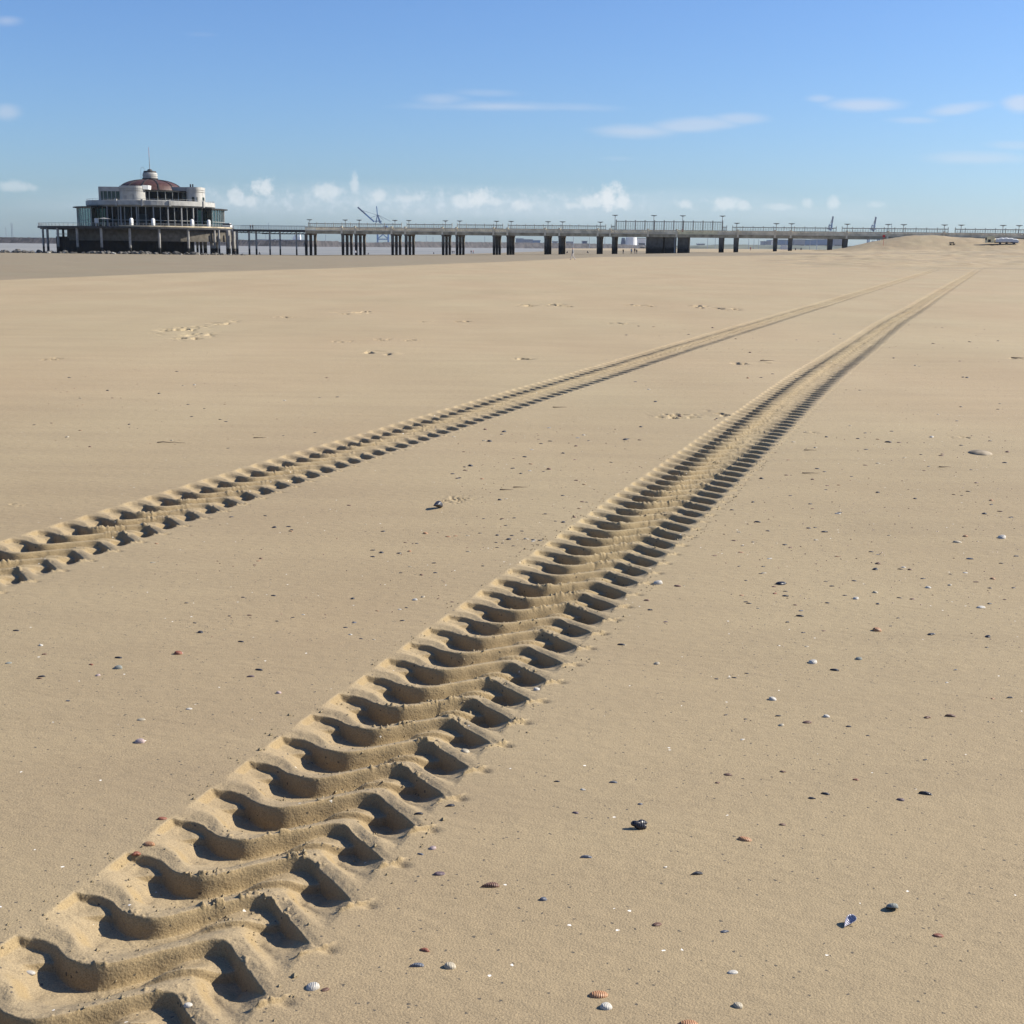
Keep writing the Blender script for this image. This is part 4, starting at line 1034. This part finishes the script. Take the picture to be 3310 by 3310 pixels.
# the ones that can be told apart, (px,py,width,kind,colour,label[,opts])
SH=[
(2067,2672,56,'frag','black','broken dark mussel shell standing up with a white edge, right of centre',dict(inner='white',tilt=(.9,.15),rz=.1,lift=.012)),
(2746,2986,58,'open','grey','open mussel half with pale violet inside, tilted, lower right',dict(inner='violet',tilt=(.55,-.25),rz=.75)),
(1935,3213,60,'clam','orange','long orange clam shell just above a white cockle, bottom centre',dict(rz=.15)),
(1958,3252,40,'cockle','white','round white cockle shell at the bottom, below the long orange clam',dict(rz=.3)),
(1454,3121,40,'cockle','cream','pale cream cockle shell beside a long grey mussel, lower centre',dict(rz=.2)),
(1347,3119,48,'mussel','grey','long blue grey mussel shell left of the cream cockle',dict(rz=.25)),
(1373,3068,34,'frag','red','bright orange red shell piece above the long grey mussel',{}),
(1756,2904,24,'pebble','grey','small round dark grey pebble alone on the open sand, lower centre',dict(rz=.2)),
(1584,2861,60,'mussel','brown','narrow dark brown mussel shell lying long, right of the track',dict(rz=.2)),
(1421,2821,38,'clam','purple','purplish brown oval shell right of the track edge',dict(rz=.3)),
(1895,2768,40,'mussel','grey','domed blue black mussel below the broken standing shell',dict(rz=.2,tilt=(-.2,0))),
(1399,2739,24,'cockle','pink','small pinkish white shell with a dark hollow right of the track',{}),
(1359,2758,22,'mussel','grey','small grey shell just left below the pinkish one',{}),
(1454,2602,34,'mussel','black','black mussel shell close to the right edge of the track',dict(rz=.4)),
(1353,2628,30,'mussel','black','thin black shell rim at the edge of the track',dict(rz=.1)),
(1800,2523,20,'mussel','black','tiny black shell left of a small blue grey one',{}),
(1982,2526,28,'mussel','grey','small blue grey oval mussel on open sand',dict(rz=.1)),
(1884,2549,18,'frag','white','tiny bright white fragment between a black and a blue grey shell',{}),
(2070,2596,18,'frag','grey','tiny flat grey fragment above the broken standing shell',{}),
(1861,2624,22,'frag','purple','thin purple splinter left of the broken standing shell',{}),
(2124,2985,32,'clam','brown','brownish shell with a white tip, lower centre right',dict(inner='white')),
(2225,3308,60,'clam','orange','orange clam shell cut by the bottom edge of the photo',dict(rz=0.)),
(2766,2517,20,'frag','red','small bright red orange fragment in the right field',{}),
(2668,2563,28,'mussel','black','small black shell, right one of a close pair',{}),
(2625,2577,24,'mussel','black','small thin black shell, left one of a close pair',{}),
(2912,2582,26,'frag','purple','ragged dark bit left of the big black oval mussel',{}),
(2992,2563,42,'mussel','black','big black oval mussel in the right field',dict(rz=-.2)),
(2530,2662,22,'clam','brown','little brown shell half sunk in the right field',{}),
(2408,2710,44,'clam','orange','orange brown clam shell with pale end, right of centre',dict(inner='cream',rz=-.3)),
(2252,2822,42,'mussel','black','black glossy mussel with a tail of shade, lower centre right',dict(rz=.35)),
(2884,2936,38,'cockle','pebble','greenish grey cockle tilted on its side, lower right',dict(tilt=(.5,.2),lift=.006)),
(3032,3021,32,'clam','red','red brown clam shell alone near the lower right',dict(rz=-.1)),
(2342,3008,28,'mussel','grey','small dark shell with grey back, lower right of centre',{}),
(2368,3140,34,'clam','white','flat whitish shell on the lower right sand',dict(rz=.2)),
(2385,3248,32,'cockle','cream','cream cockle near the bottom, right of centre',{}),
(2834,2034,30,'cockle','orange','orange cockle in the middle right field',{}),
(3011,2047,28,'mussel','black','black shell right of the orange cockle',{}),
(2628,2138,30,'cockle','white','bluish white cockle left of a black and white shell',{}),
(2697,2163,30,'mussel','black','black shell with white edge right of the bluish white cockle',dict(inner='white')),
(2776,2127,22,'cockle','pebble','grey shell in the right field above a black and white one',{}),
(2497,2257,26,'cockle','white','white cockle above a row of dark shells, right field',{}),
(2608,2332,30,'clam','brown','brown grey shell between a black and a white one',{}),
(2671,2313,22,'cockle','white','small white dome right of the brown grey shell',{}),
(2515,2311,22,'mussel','black','small black dome left of the brown grey shell',{}),
(2743,2345,18,'frag','black','tiny black shell right of the small white dome',{}),
(2997,2316,24,'frag','brown','ragged brown shell left of a long red brown one',{}),
(3072,2312,36,'mussel','brown','long red brown shell near the right edge',dict(rz=0.)),
(3263,2252,24,'mussel','black','black shell close to the right edge of the photo',{}),
(3171,1960,30,'clam','white','flat white shell near the right edge, middle height',{}),
(3088,2162,15,'mussel','grey','very small blue grey shell near the right edge',{}),
(576,2109,28,'cockle','red','reddish orange cockle in the left field between the tracks',{}),
(383,2156,28,'cockle','pebble','grey brown cockle below a dark shell, left field',{}),
(383,2123,24,'mussel','black','dark shell just above the grey brown cockle',{}),
(779,2071,20,'mussel','black','small black dome left of the near track, upper left field',{}),
(134,2184,24,'mussel','black','black shell touching a second dark piece near the left edge',{}),
(127,2190,18,'mussel','brown','dark brown piece touching the black shell near the left edge',{}),
(52,2035,20,'mussel','black','black shell closest to the left edge of the photo',{}),
(453,2395,34,'cockle','pink','pinkish white cockle with dark shaded end, left field',{}),
(457,2323,26,'clam','cream','yellowish cream shell above the pinkish cockle',{}),
(612,2288,20,'clam','white','thin white sliver of shell right of the yellowish one',dict(rz=.4)),
(810,2184,26,'mussel','purple','purplish shell just below a black one, left of the near track',dict(rz=.3)),
(837,2162,26,'mussel','black','black shell just above a purplish one, left of the near track',dict(rz=-.2)),
(317,2180,16,'cockle','pink','tiny pink shell in the left field',{}),
(132,2083,14,'cockle','white','tiny white shell near the left edge',{}),
(220,2262,16,'mussel','grey','tiny grey shell low in the left field',{}),
(525,2643,30,'clam','red','red brown shell left of the near track, lower left',dict(rz=.2)),
(901,2236,18,'cockle','pink','small pale pink shell beside the near track',{}),
(28,2140,20,'clam','pebble','thin pale grey shell at the left edge',{}),
(144,2111,16,'frag','brown','tiny brown shell near the left edge, below a white one',{}),
(295,2145,16,'frag','red','tiny reddish fragment in the left field',{}),
(482,2727,38,'clam','orange','dark hollow orange rimmed shell on the left rim of the near track',dict(inner='brown')),
(440,2757,28,'frag','red','red shell piece stuck in the left rim of the near track',dict(tilt=(.4,0),lift=.004)),
(608,3247,28,'cockle','white','white shell pressed into the ridge of the near track, bottom left',{}),
(98,3154,32,'clam','white','flat white shell pressed into the near track, far left',{}),
(1012,3188,44,'cockle','white','black and white shell at the right foot of the near track, bottom',dict(inner='black')),
(1050,3196,28,'clam','brown','brown shell touching the black and white one, bottom',{}),
(1503,2428,32,'cockle','cream','peach coloured cockle on the right rim of the near track',{}),
(1735,2227,24,'cockle','white','white shell on the right rim of the near track, higher up',{}),
(1415,1640,54,'mussel','black','big black mussel standing upright between the two tracks',dict(tilt=(1.15,.2),rz=1.1,lift=.025)),
(2127,1882,32,'cockle','white','bluish white cockle right of the near track',{}),
(2190,1891,24,'clam','brown','brownish shell right of the bluish white cockle',{}),
(2008,2081,26,'mussel','black','round dark shell alone right of the near track',{}),
(2124,2142,20,'cockle','cream','small pale round shell right of the near track',{}),
(2151,2007,18,'mussel','purple','small purplish shell right of the near track',{}),
(2091,1937,20,'frag','brown','small dark shell with pale edge right of the near track',{}),
(2101,1968,18,'frag','black','tiny dark shell with white rim right of the near track',{}),
(2525,1884,40,'frag','black','dark ragged shell cluster piece in the right field',{}),
(2502,1893,16,'clam','brown','small brown bit left beside the dark ragged shell',{}),
(2539,1923,22,'mussel','black','dark shell below the ragged one',{}),
(2504,1915,16,'frag','red','small red brown bit left of a dark shell',{}),
(2767,1932,20,'cockle','white','white shell alone in the upper right field',{}),
(3135,1803,22,'mussel','grey','dark blue shell in the upper right field',{}),
(3239,1735,28,'cockle','white','white topped dark shell near the right edge, upper field',dict(inner='black')),
(3095,1749,28,'clam','cream','cream and brown shell cluster piece, upper right field',{}),
(2665,1716,22,'mussel','black','black domed shell in the dense scatter of the right field',{}),
(2871,1429,24,'mussel','black','black shell on disturbed sand, far right field',{}),
(2585,1988,26,'mussel','black','black shell beside a small grey one, right field',{}),
(2589,1971,16,'mussel','grey','small grey shell just above a black one, right field',{}),
(2545,2008,15,'frag','black','tiny black piece left of the black shell, right field',{}),
(2352,2501,26,'clam','brown','thin pinkish brown rim of shell, right of centre',{}),
(2319,2527,18,'frag','brown','thin brown sliver below the pinkish brown rim',{}),
(2530,2491,20,'frag','brown','thin dark sliver, right of centre',{}),
(2448,1684,24,'mussel','black','black shell in the scatter just right of the near track',{}),
(1300,2003,18,'mussel','black','small black dome left of the near track, middle',{}),
(1145,2009,16,'frag','grey','small grey white shell left of the near track, middle',{}),
(1133,2048,14,'frag','white','tiny white fragment left of the near track, middle',{}),
]
for (px,py,w,k,mk,lab,op) in SH: shell(px,py,w,k,mk,lab,**op)
# a smooth translucent-looking lump, half sunk
x,y=onz(3168,1466); m=MB(); m.lathe([(.001,.030)]+[(.098*math.sin(t/10*math.pi/2),.030*math.cos(t/10*math.pi/2)) for t in range(1,11)]+[(.09,-.03)],36,sy=1.25)
jm=mat('jelly_skin',(.30,.245,.17),.8,.25,9,bump=.15); 
tag(m.build('jellyfish',jm,None,smooth=True,loc=(x,y,gz(x,y)-.004)),'smooth greyish brown jellyfish lying on the sand near the right edge','jellyfish')
# small washed-up sticks
for px,py,w,a,lab in ((1637,1588,42,.05,'short flat stick, left of two between the tracks'),(1682,1580,46,.03,'thin stick, right of two between the tracks'),(3055,1511,38,-.1,'dark stick with a thick end in the right field'),
      (2620,1533,52,0,'thin dark stick right of the near track, lower of two'),(2620,1458,40,-.1,'thin dark stick right of the near track, upper of two'),(2480,1170,44,0,'dark stick lying left of the far part of the near track'),
      (1810,1316,46,0,'thin stick between the tracks in the distance'),(555,1433,90,-.04,'long thin stick beyond the left track'),(840,1417,40,.05,'short stick beyond the left track'),(3290,1158,40,0,'dark stick at the right edge in the distance')):
    x,y=onz(px,py); d=math.hypot(x,y,H); L_=w/FP*d; rn=random.Random(px); m=MB(); pts=[Vector((-L_/2+L_*k/5,rn.uniform(-.03,.03)*L_,.004+rn.uniform(0,.05)*L_*(.5 if k in(0,5) else 1)*.5)) for k in range(6)]
    for k in range(5): m.tube(pts[k],pts[k+1],.0045*(1-.17*k)*max(1,d/12),.0045*(1-.17*(k+1))*max(1,d/12),6)
    tag(m.build('stick',MT['wood'],None,loc=(x,y,gz(x,y)),rot=(0,0,a)),lab,'stick')
# the scatter of small pieces
REG=[# px0,px1,py0,py1,count,size
 (2300,3300,1640,1960,62,(13,21),'right field'),(2350,3300,1380,1640,45,(11,18),'upper right field'),(1450,2080,1380,1760,62,(11,18),'field between the tracks'),
 (1200,1760,1700,1990,30,(12,20),'lower field between the tracks'),(450,1250,1620,2080,26,(12,20),'left field between the tracks'),(2250,3300,1960,2480,20,(12,20),'lower right field'),
 (100,1100,1200,1450,28,(9,14),'sand beyond the left track'),(2000,3250,1050,1380,38,(8,13),'far right field')]
cnt=0
def on_track(x,y,pad=.1):
    return any(abs(x-np.interp(y,T['yy'],T['xx']))<.36+pad and y<T['end'] for T in TR)
WHERE={}
for (a,b,c,d,n,sz,wh) in REG:
    k=0
    while k<n:
        px,py=rnd.uniform(a,b),rnd.uniform(c,d); x,y=onz(px,py)
        if on_track(x,y): continue
        if any(abs(px-s[0])<26 and abs(py-s[1])<12 for s in SH): continue
        k+=1; u=rnd.random()
        if u<.62: mk,cn='black','dark'
        elif u<.76: mk,cn='brown','brown'
        elif u<.92: mk,cn=('white' if rnd.random()<.5 else 'cream'),'pale'
        else: mk,cn='orange','orange'
        kd=rnd.choice(['frag','mussel','mussel','clam','cockle'])
        shell(px,py,rnd.uniform(*sz),kd,mk,'tiny %s shell bit scattered on the %s'%(cn,wh),group='tiny %s shell bits, %s'%(cn,wh),seed=rnd.randrange(4),sink=.35,name='shell_fragment')
# shell grit too small and too many to count
def grit():
    m=MB(); rn=random.Random(3)
    for k in range(1500):
        px=rn.uniform(0,3310); py=rn.uniform(1020,3300)**1.0; x,y=onz(px,py)
        if on_track(x,y,.05): continue
        if px<1200 and py>1500 and rn.random()<.6: continue
        if py>2200 and rn.random()<.5: continue
        d=math.hypot(x,y,H); s=min(.012,max(.0011,rn.uniform(1.6,4.2)/FP*d*.55)); z=gz_fast(x,y); m.cm=0 if rn.random()<(.94 if py<2200 else .985) else 1
        a=rn.uniform(0,3); c_,s_=math.cos(a)*s,math.sin(a)*s
        m.add([(x-c_,y-s_,z-.0003),(x+s_*.6,y-c_*.6,z),(x+c_,y+s_,z-.0003),(x-s_*.6,y+c_*.6,z),(x,y,z+s*.45)],[(0,1,4),(1,2,4),(2,3,4),(3,0,4)])
    for (a,b,c,d_,n,sz,wh) in REG:
        for k in range(int(n*2.6)):
            px,py=rn.uniform(a,b),rn.uniform(c,d_); x,y=onz(px,py)
            if on_track(x,y,.05): continue
            d=math.hypot(x,y,H); s=rn.uniform(2.2,4.6)*sz[0]/12/FP*d; z=gz_fast(x,y); m.cm=0 if rn.random()<.90 else 1
            an=rn.uniform(0,3); c_,s_=math.cos(an)*s,math.sin(an)*s
            m.add([(x-c_,y-s_,z-.0003),(x+s_*.6,y-c_*.6,z),(x+c_,y+s_,z-.0003),(x-s_*.6,y+c_*.6,z),(x,y,z+s*.5)],[(0,1,4),(1,2,4),(2,3,4),(3,0,4)])
    tag(m.build('shell_grit',[SM['brown'],SM['cream']]),'fine shell grit sprinkled over the whole beach','shell grit',kind='stuff')
GZ={}
def gz_fast(x,y): return float(height(np.array([x]),np.array([y]))[0])
grit()
# crumbs of wet sand thrown up along the near track
def crumbs():
    T=TR[0]; rn=random.Random(9); m=MB(); C=[]
    for k in range(3600):
        s=rn.uniform(1.2,9.5)+.0; y0=s+1.2; 
        c=float(np.interp(y0,T['yy'],T['xx'])); ml=float(np.interp(y0,T['yy'],T['sl'])); n=math.sqrt(1+ml*ml)
        t=rn.gauss(.03,.12) if rn.random()<.8 else rn.choice([-1,1])*rn.uniform(.34,.44)
        if fbm(np.array([y0*6.]),np.array([t*7.]),90)[0]<.5: continue
        C.append((c+t/n,y0-ml*t/n,rn.uniform(.0018,.0065)*(1.0 if rn.random()<.9 else 1.7)))
    zz=fullheight(np.array([c[0] for c in C]),np.array([c[1] for c in C]))
    for (x,y,s),z in zip(C,zz):
        m.add([(x+s*rn.uniform(.6,1)*a,y+s*rn.uniform(.6,1)*b,z+s*(.3+c_*.7)) for a,b,c_ in ((1,0,0),(0,1,0),(-1,0,0),(0,-1,0),(0,0,1),(0,0,-1))],
              [(0,1,4),(1,2,4),(2,3,4),(3,0,4),(1,0,5),(2,1,5),(3,2,5),(0,3,5)])
    tag(m.build('sand_crumbs',mat('sand_crumb',(.28,.22,.13),.9,.15,200)),'loose crumbs of damp sand along the near tyre track','sand crumbs',kind='stuff')
crumbs()

# ------------------------------------------------------------ haze
def haze():
    m=MB(); m.box(-9000,7000,-60,6200,-12,150)
    h=bpy.data.materials.new('haze'); h.use_nodes=True; nt=h.node_tree; N=nt.nodes; L=nt.links; N.remove(N['Principled BSDF'])
    v=N.new('ShaderNodeVolumePrincipled'); v.inputs['Color'].default_value=(.80,.88,1,1); v.inputs['Density'].default_value=HAZE; v.inputs['Anisotropy'].default_value=.3
    L.new(v.outputs[0],N['Material Output'].inputs['Volume'])
    tag(m.build('haze',h),kind='stuff')
HAZE=.00004
if HAZE: haze()

# ------------------------------------------------------------ sun, sky, clouds
SAZ,SEL=R(76),R(33)
sd=bpy.data.lights.new('sun','SUN'); sd.energy=5.0; sd.angle=R(.53); sd.color=(1,.93,.81)
so=bpy.data.objects.new('sun',sd); col.objects.link(so)
sv=Vector((math.sin(SAZ)*math.cos(SEL),math.cos(SAZ)*math.cos(SEL),math.sin(SEL))); so.rotation_euler=sv.to_track_quat('Z','Y').to_euler()
W=bpy.data.worlds.new('World'); scene.world=W; W.use_nodes=True; nt=W.node_tree; N=nt.nodes; L=nt.links
bg=N['Background']; bg.inputs[1].default_value=SKY=.070
sky=N.new('ShaderNodeTexSky'); sky.sky_type='NISHITA'; sky.sun_disc=False; sky.sun_elevation=SEL; sky.sun_rotation=SAZ; sky.air_density=1.0; sky.dust_density=.6; sky.ozone_density=1.6
tc=N.new('ShaderNodeTexCoord'); sx=N.new('ShaderNodeSeparateXYZ'); L.new(tc.outputs['Generated'],sx.inputs[0])
def mth(op,a,b=None,c=None,clamp=False):
    n=N.new('ShaderNodeMath'); n.operation=op; n.use_clamp=clamp
    for i,v in enumerate((a,b,c)):
        if v is None: continue
        if isinstance(v,(int,float)): n.inputs[i].default_value=v
        else: L.new(v,n.inputs[i])
    return n.outputs[0]
ysafe=mth('MAXIMUM',sx.outputs['Y'],.02)
U=mth('DIVIDE',sx.outputs['X'],ysafe); V=mth('DIVIDE',sx.outputs['Z'],ysafe)
uvn=N.new('ShaderNodeCombineXYZ'); L.new(U,uvn.inputs[0]); L.new(V,uvn.inputs[1])
def wn(scale,det,rough,st=(1,1,1)):
    mp=N.new('ShaderNodeMapping'); mp.inputs['Scale'].default_value=st; L.new(uvn.outputs[0],mp.inputs[0])
    n=N.new('ShaderNodeTexNoise'); n.inputs['Scale'].default_value=scale; n.inputs['Detail'].default_value=det; n.inputs['Roughness'].default_value=rough; L.new(mp.outputs[0],n.inputs['Vector']); return n.outputs['Fac']
nc=wn(60,9,.68); ns=wn(26,6,.55,(.35,2.2,1)); nc2=wn(150,4,.6)
def uvpx(px,py):
    a,b,c=ray(px,py); return a/b,c/b
def blob(px,py,wx,wy,nz,amt,soft,opac,tiltk=0):
    u_,v_=uvpx(px,py); a=wx/FP; b=wy/FP
    du=mth('SUBTRACT',U,u_); dv=mth('SUBTRACT',V,v_)
    if tiltk: dv=mth('MULTIPLY_ADD',du,-tiltk,dv)
    du=mth('DIVIDE',du,a); dv=mth('DIVIDE',dv,b)
    d=mth('SQRT',mth('ADD',mth('MULTIPLY',du,du),mth('MULTIPLY',dv,dv)))
    d=mth('MULTIPLY_ADD',mth('SUBTRACT',nz,.5),-amt,d)
    mr=N.new('ShaderNodeMapRange'); mr.interpolation_type='SMOOTHSTEP'; L.new(d,mr.inputs['Value']); mr.inputs['From Min'].default_value=1.0; mr.inputs['From Max'].default_value=1.0-soft; mr.inputs['To Min'].default_value=0; mr.inputs['To Max'].default_value=opac
    return mr.outputs[0]
def mx(lst):
    r=lst[0]
    for q in lst[1:]: r=mth('MAXIMUM',r,q)
    return r
cum=[blob(*a) for a in [  # cumulus near the horizon
 (855,605,48,38,nc,2.64,0.63,0.61),(815,650,40,25,nc,2.64,0.73,0.38),(765,635,34,28,nc,2.42,0.63,0.40),(775,655,46,14,nc,2.20,0.73,0.34),
 (1145,590,20,42,nc,2.42,0.73,0.41),(1060,615,60,34,nc,2.64,0.73,0.41),(1225,632,42,24,nc,2.42,0.73,0.41),(1320,640,60,16,nc,2.42,0.73,0.30),
 (1545,640,46,34,nc,2.64,0.63,0.55),(1490,648,36,24,nc,2.64,0.73,0.40),(1600,652,50,18,nc,2.42,0.73,0.34),(1690,662,46,24,nc,2.42,0.73,0.40),
 (1965,632,50,48,nc,2.64,0.63,0.71),(2010,650,40,34,nc,2.64,0.63,0.61),(1905,655,60,26,nc,2.64,0.73,0.49),(1860,665,40,16,nc,2.42,0.73,0.34),
 (2210,660,34,18,nc,2.42,0.73,0.41),(2345,655,60,26,nc,2.64,0.73,0.46),(2400,662,34,18,nc,2.64,0.73,0.40),(2520,668,60,14,nc,2.42,0.73,0.27),(2612,655,24,22,nc,2.42,0.73,0.33),(2692,655,26,24,nc,2.42,0.73,0.38),(2830,662,40,14,nc,2.42,0.83,0.24),
 (50,602,80,22,nc,1.98,0.83,0.32)]]
strk=[blob(*a) for a in [ # thin flat clouds
 (2250,405,210,32,ns,1.0,.75,.36,.07),(2060,425,190,28,ns,1.2,.8,.36),(2390,384,120,26,ns,1.0,.8,.32),(1600,345,380,22,ns,1.6,.9,.34),(1430,325,110,30,ns,1.6,.9,.24),(1560,300,140,14,ns,1.6,.9,.14),
 (2790,340,150,26,ns,1.4,.8,.42),(2650,318,60,18,ns,1.4,.9,.28),(3090,355,130,26,ns,1.4,.8,.36,.12),(2960,388,110,16,ns,1.4,.9,.24),(3300,335,70,40,ns,1.2,.8,.46),
 (3120,512,240,26,ns,1.4,.9,.28),(3300,470,130,16,ns,1.4,.9,.2),(2000,512,90,12,ns,1.4,.9,.10),(20,360,60,36,ns,1.2,.9,.3),(20,66,70,22,ns,1.2,.9,.26),(650,112,70,10,ns,1.4,.9,.06)]]
veil=mth('MAXIMUM',blob(1500,665,1700,80,ns,1.0,.95,.34),mth('MULTIPLY',blob(1500,650,1500,60,nc,1.5,.9,.45),nc2))
wisp=mth('MULTIPLY',blob(1300,650,1100,60,nc,.8,.8,1),mth('MULTIPLY',mth('SUBTRACT',nc2,.45,clamp=True),1.4))
def mixc(f,a,cc):
    x=N.new('ShaderNodeMixRGB'); L.new(f,x.inputs[0]); L.new(a,x.inputs[1]); x.inputs[2].default_value=(*cc,1); return x.outputs[0]
hs=N.new('ShaderNodeHueSaturation'); hs.inputs['Saturation'].default_value=1.0; hs.inputs['Hue'].default_value=.5; L.new(sky.outputs[0],hs.inputs['Color'])
gm=N.new('ShaderNodeMixRGB'); gm.blend_type='MULTIPLY'; gm.inputs[0].default_value=1; gm.inputs[2].default_value=(.58,.808,1.20,1); L.new(hs.outputs[0],gm.inputs[1])
CL=7.8
c=mixc(veil,gm.outputs[0],(CL*.80,CL*.90,CL*1.0))
c=mixc(wisp,c,(CL*.9,CL*.95,CL))
c=mixc(mx(strk),c,(CL*.86,CL*.86,CL*.90))
c=mixc(mx(cum),c,(CL*.98,CL*1.0,CL*1.0))
front=mth('GREATER_THAN',sx.outputs['Y'],.05)
fx=N.new('ShaderNodeMixRGB'); L.new(front,fx.inputs[0]); L.new(gm.outputs[0],fx.inputs[1]); L.new(c,fx.inputs[2])
L.new(fx.outputs[0],bg.inputs[0])

scene.render.engine='CYCLES'
vs=scene.view_settings; vs.view_transform='Standard'; vs.look='None'; vs.gamma=1; vs.exposure=0.78
scene.cycles.max_bounces=6; scene.cycles.volume_bounces=0; scene.cycles.transparent_max_bounces=12
scene.render.resolution_x=1024; scene.render.resolution_y=1024
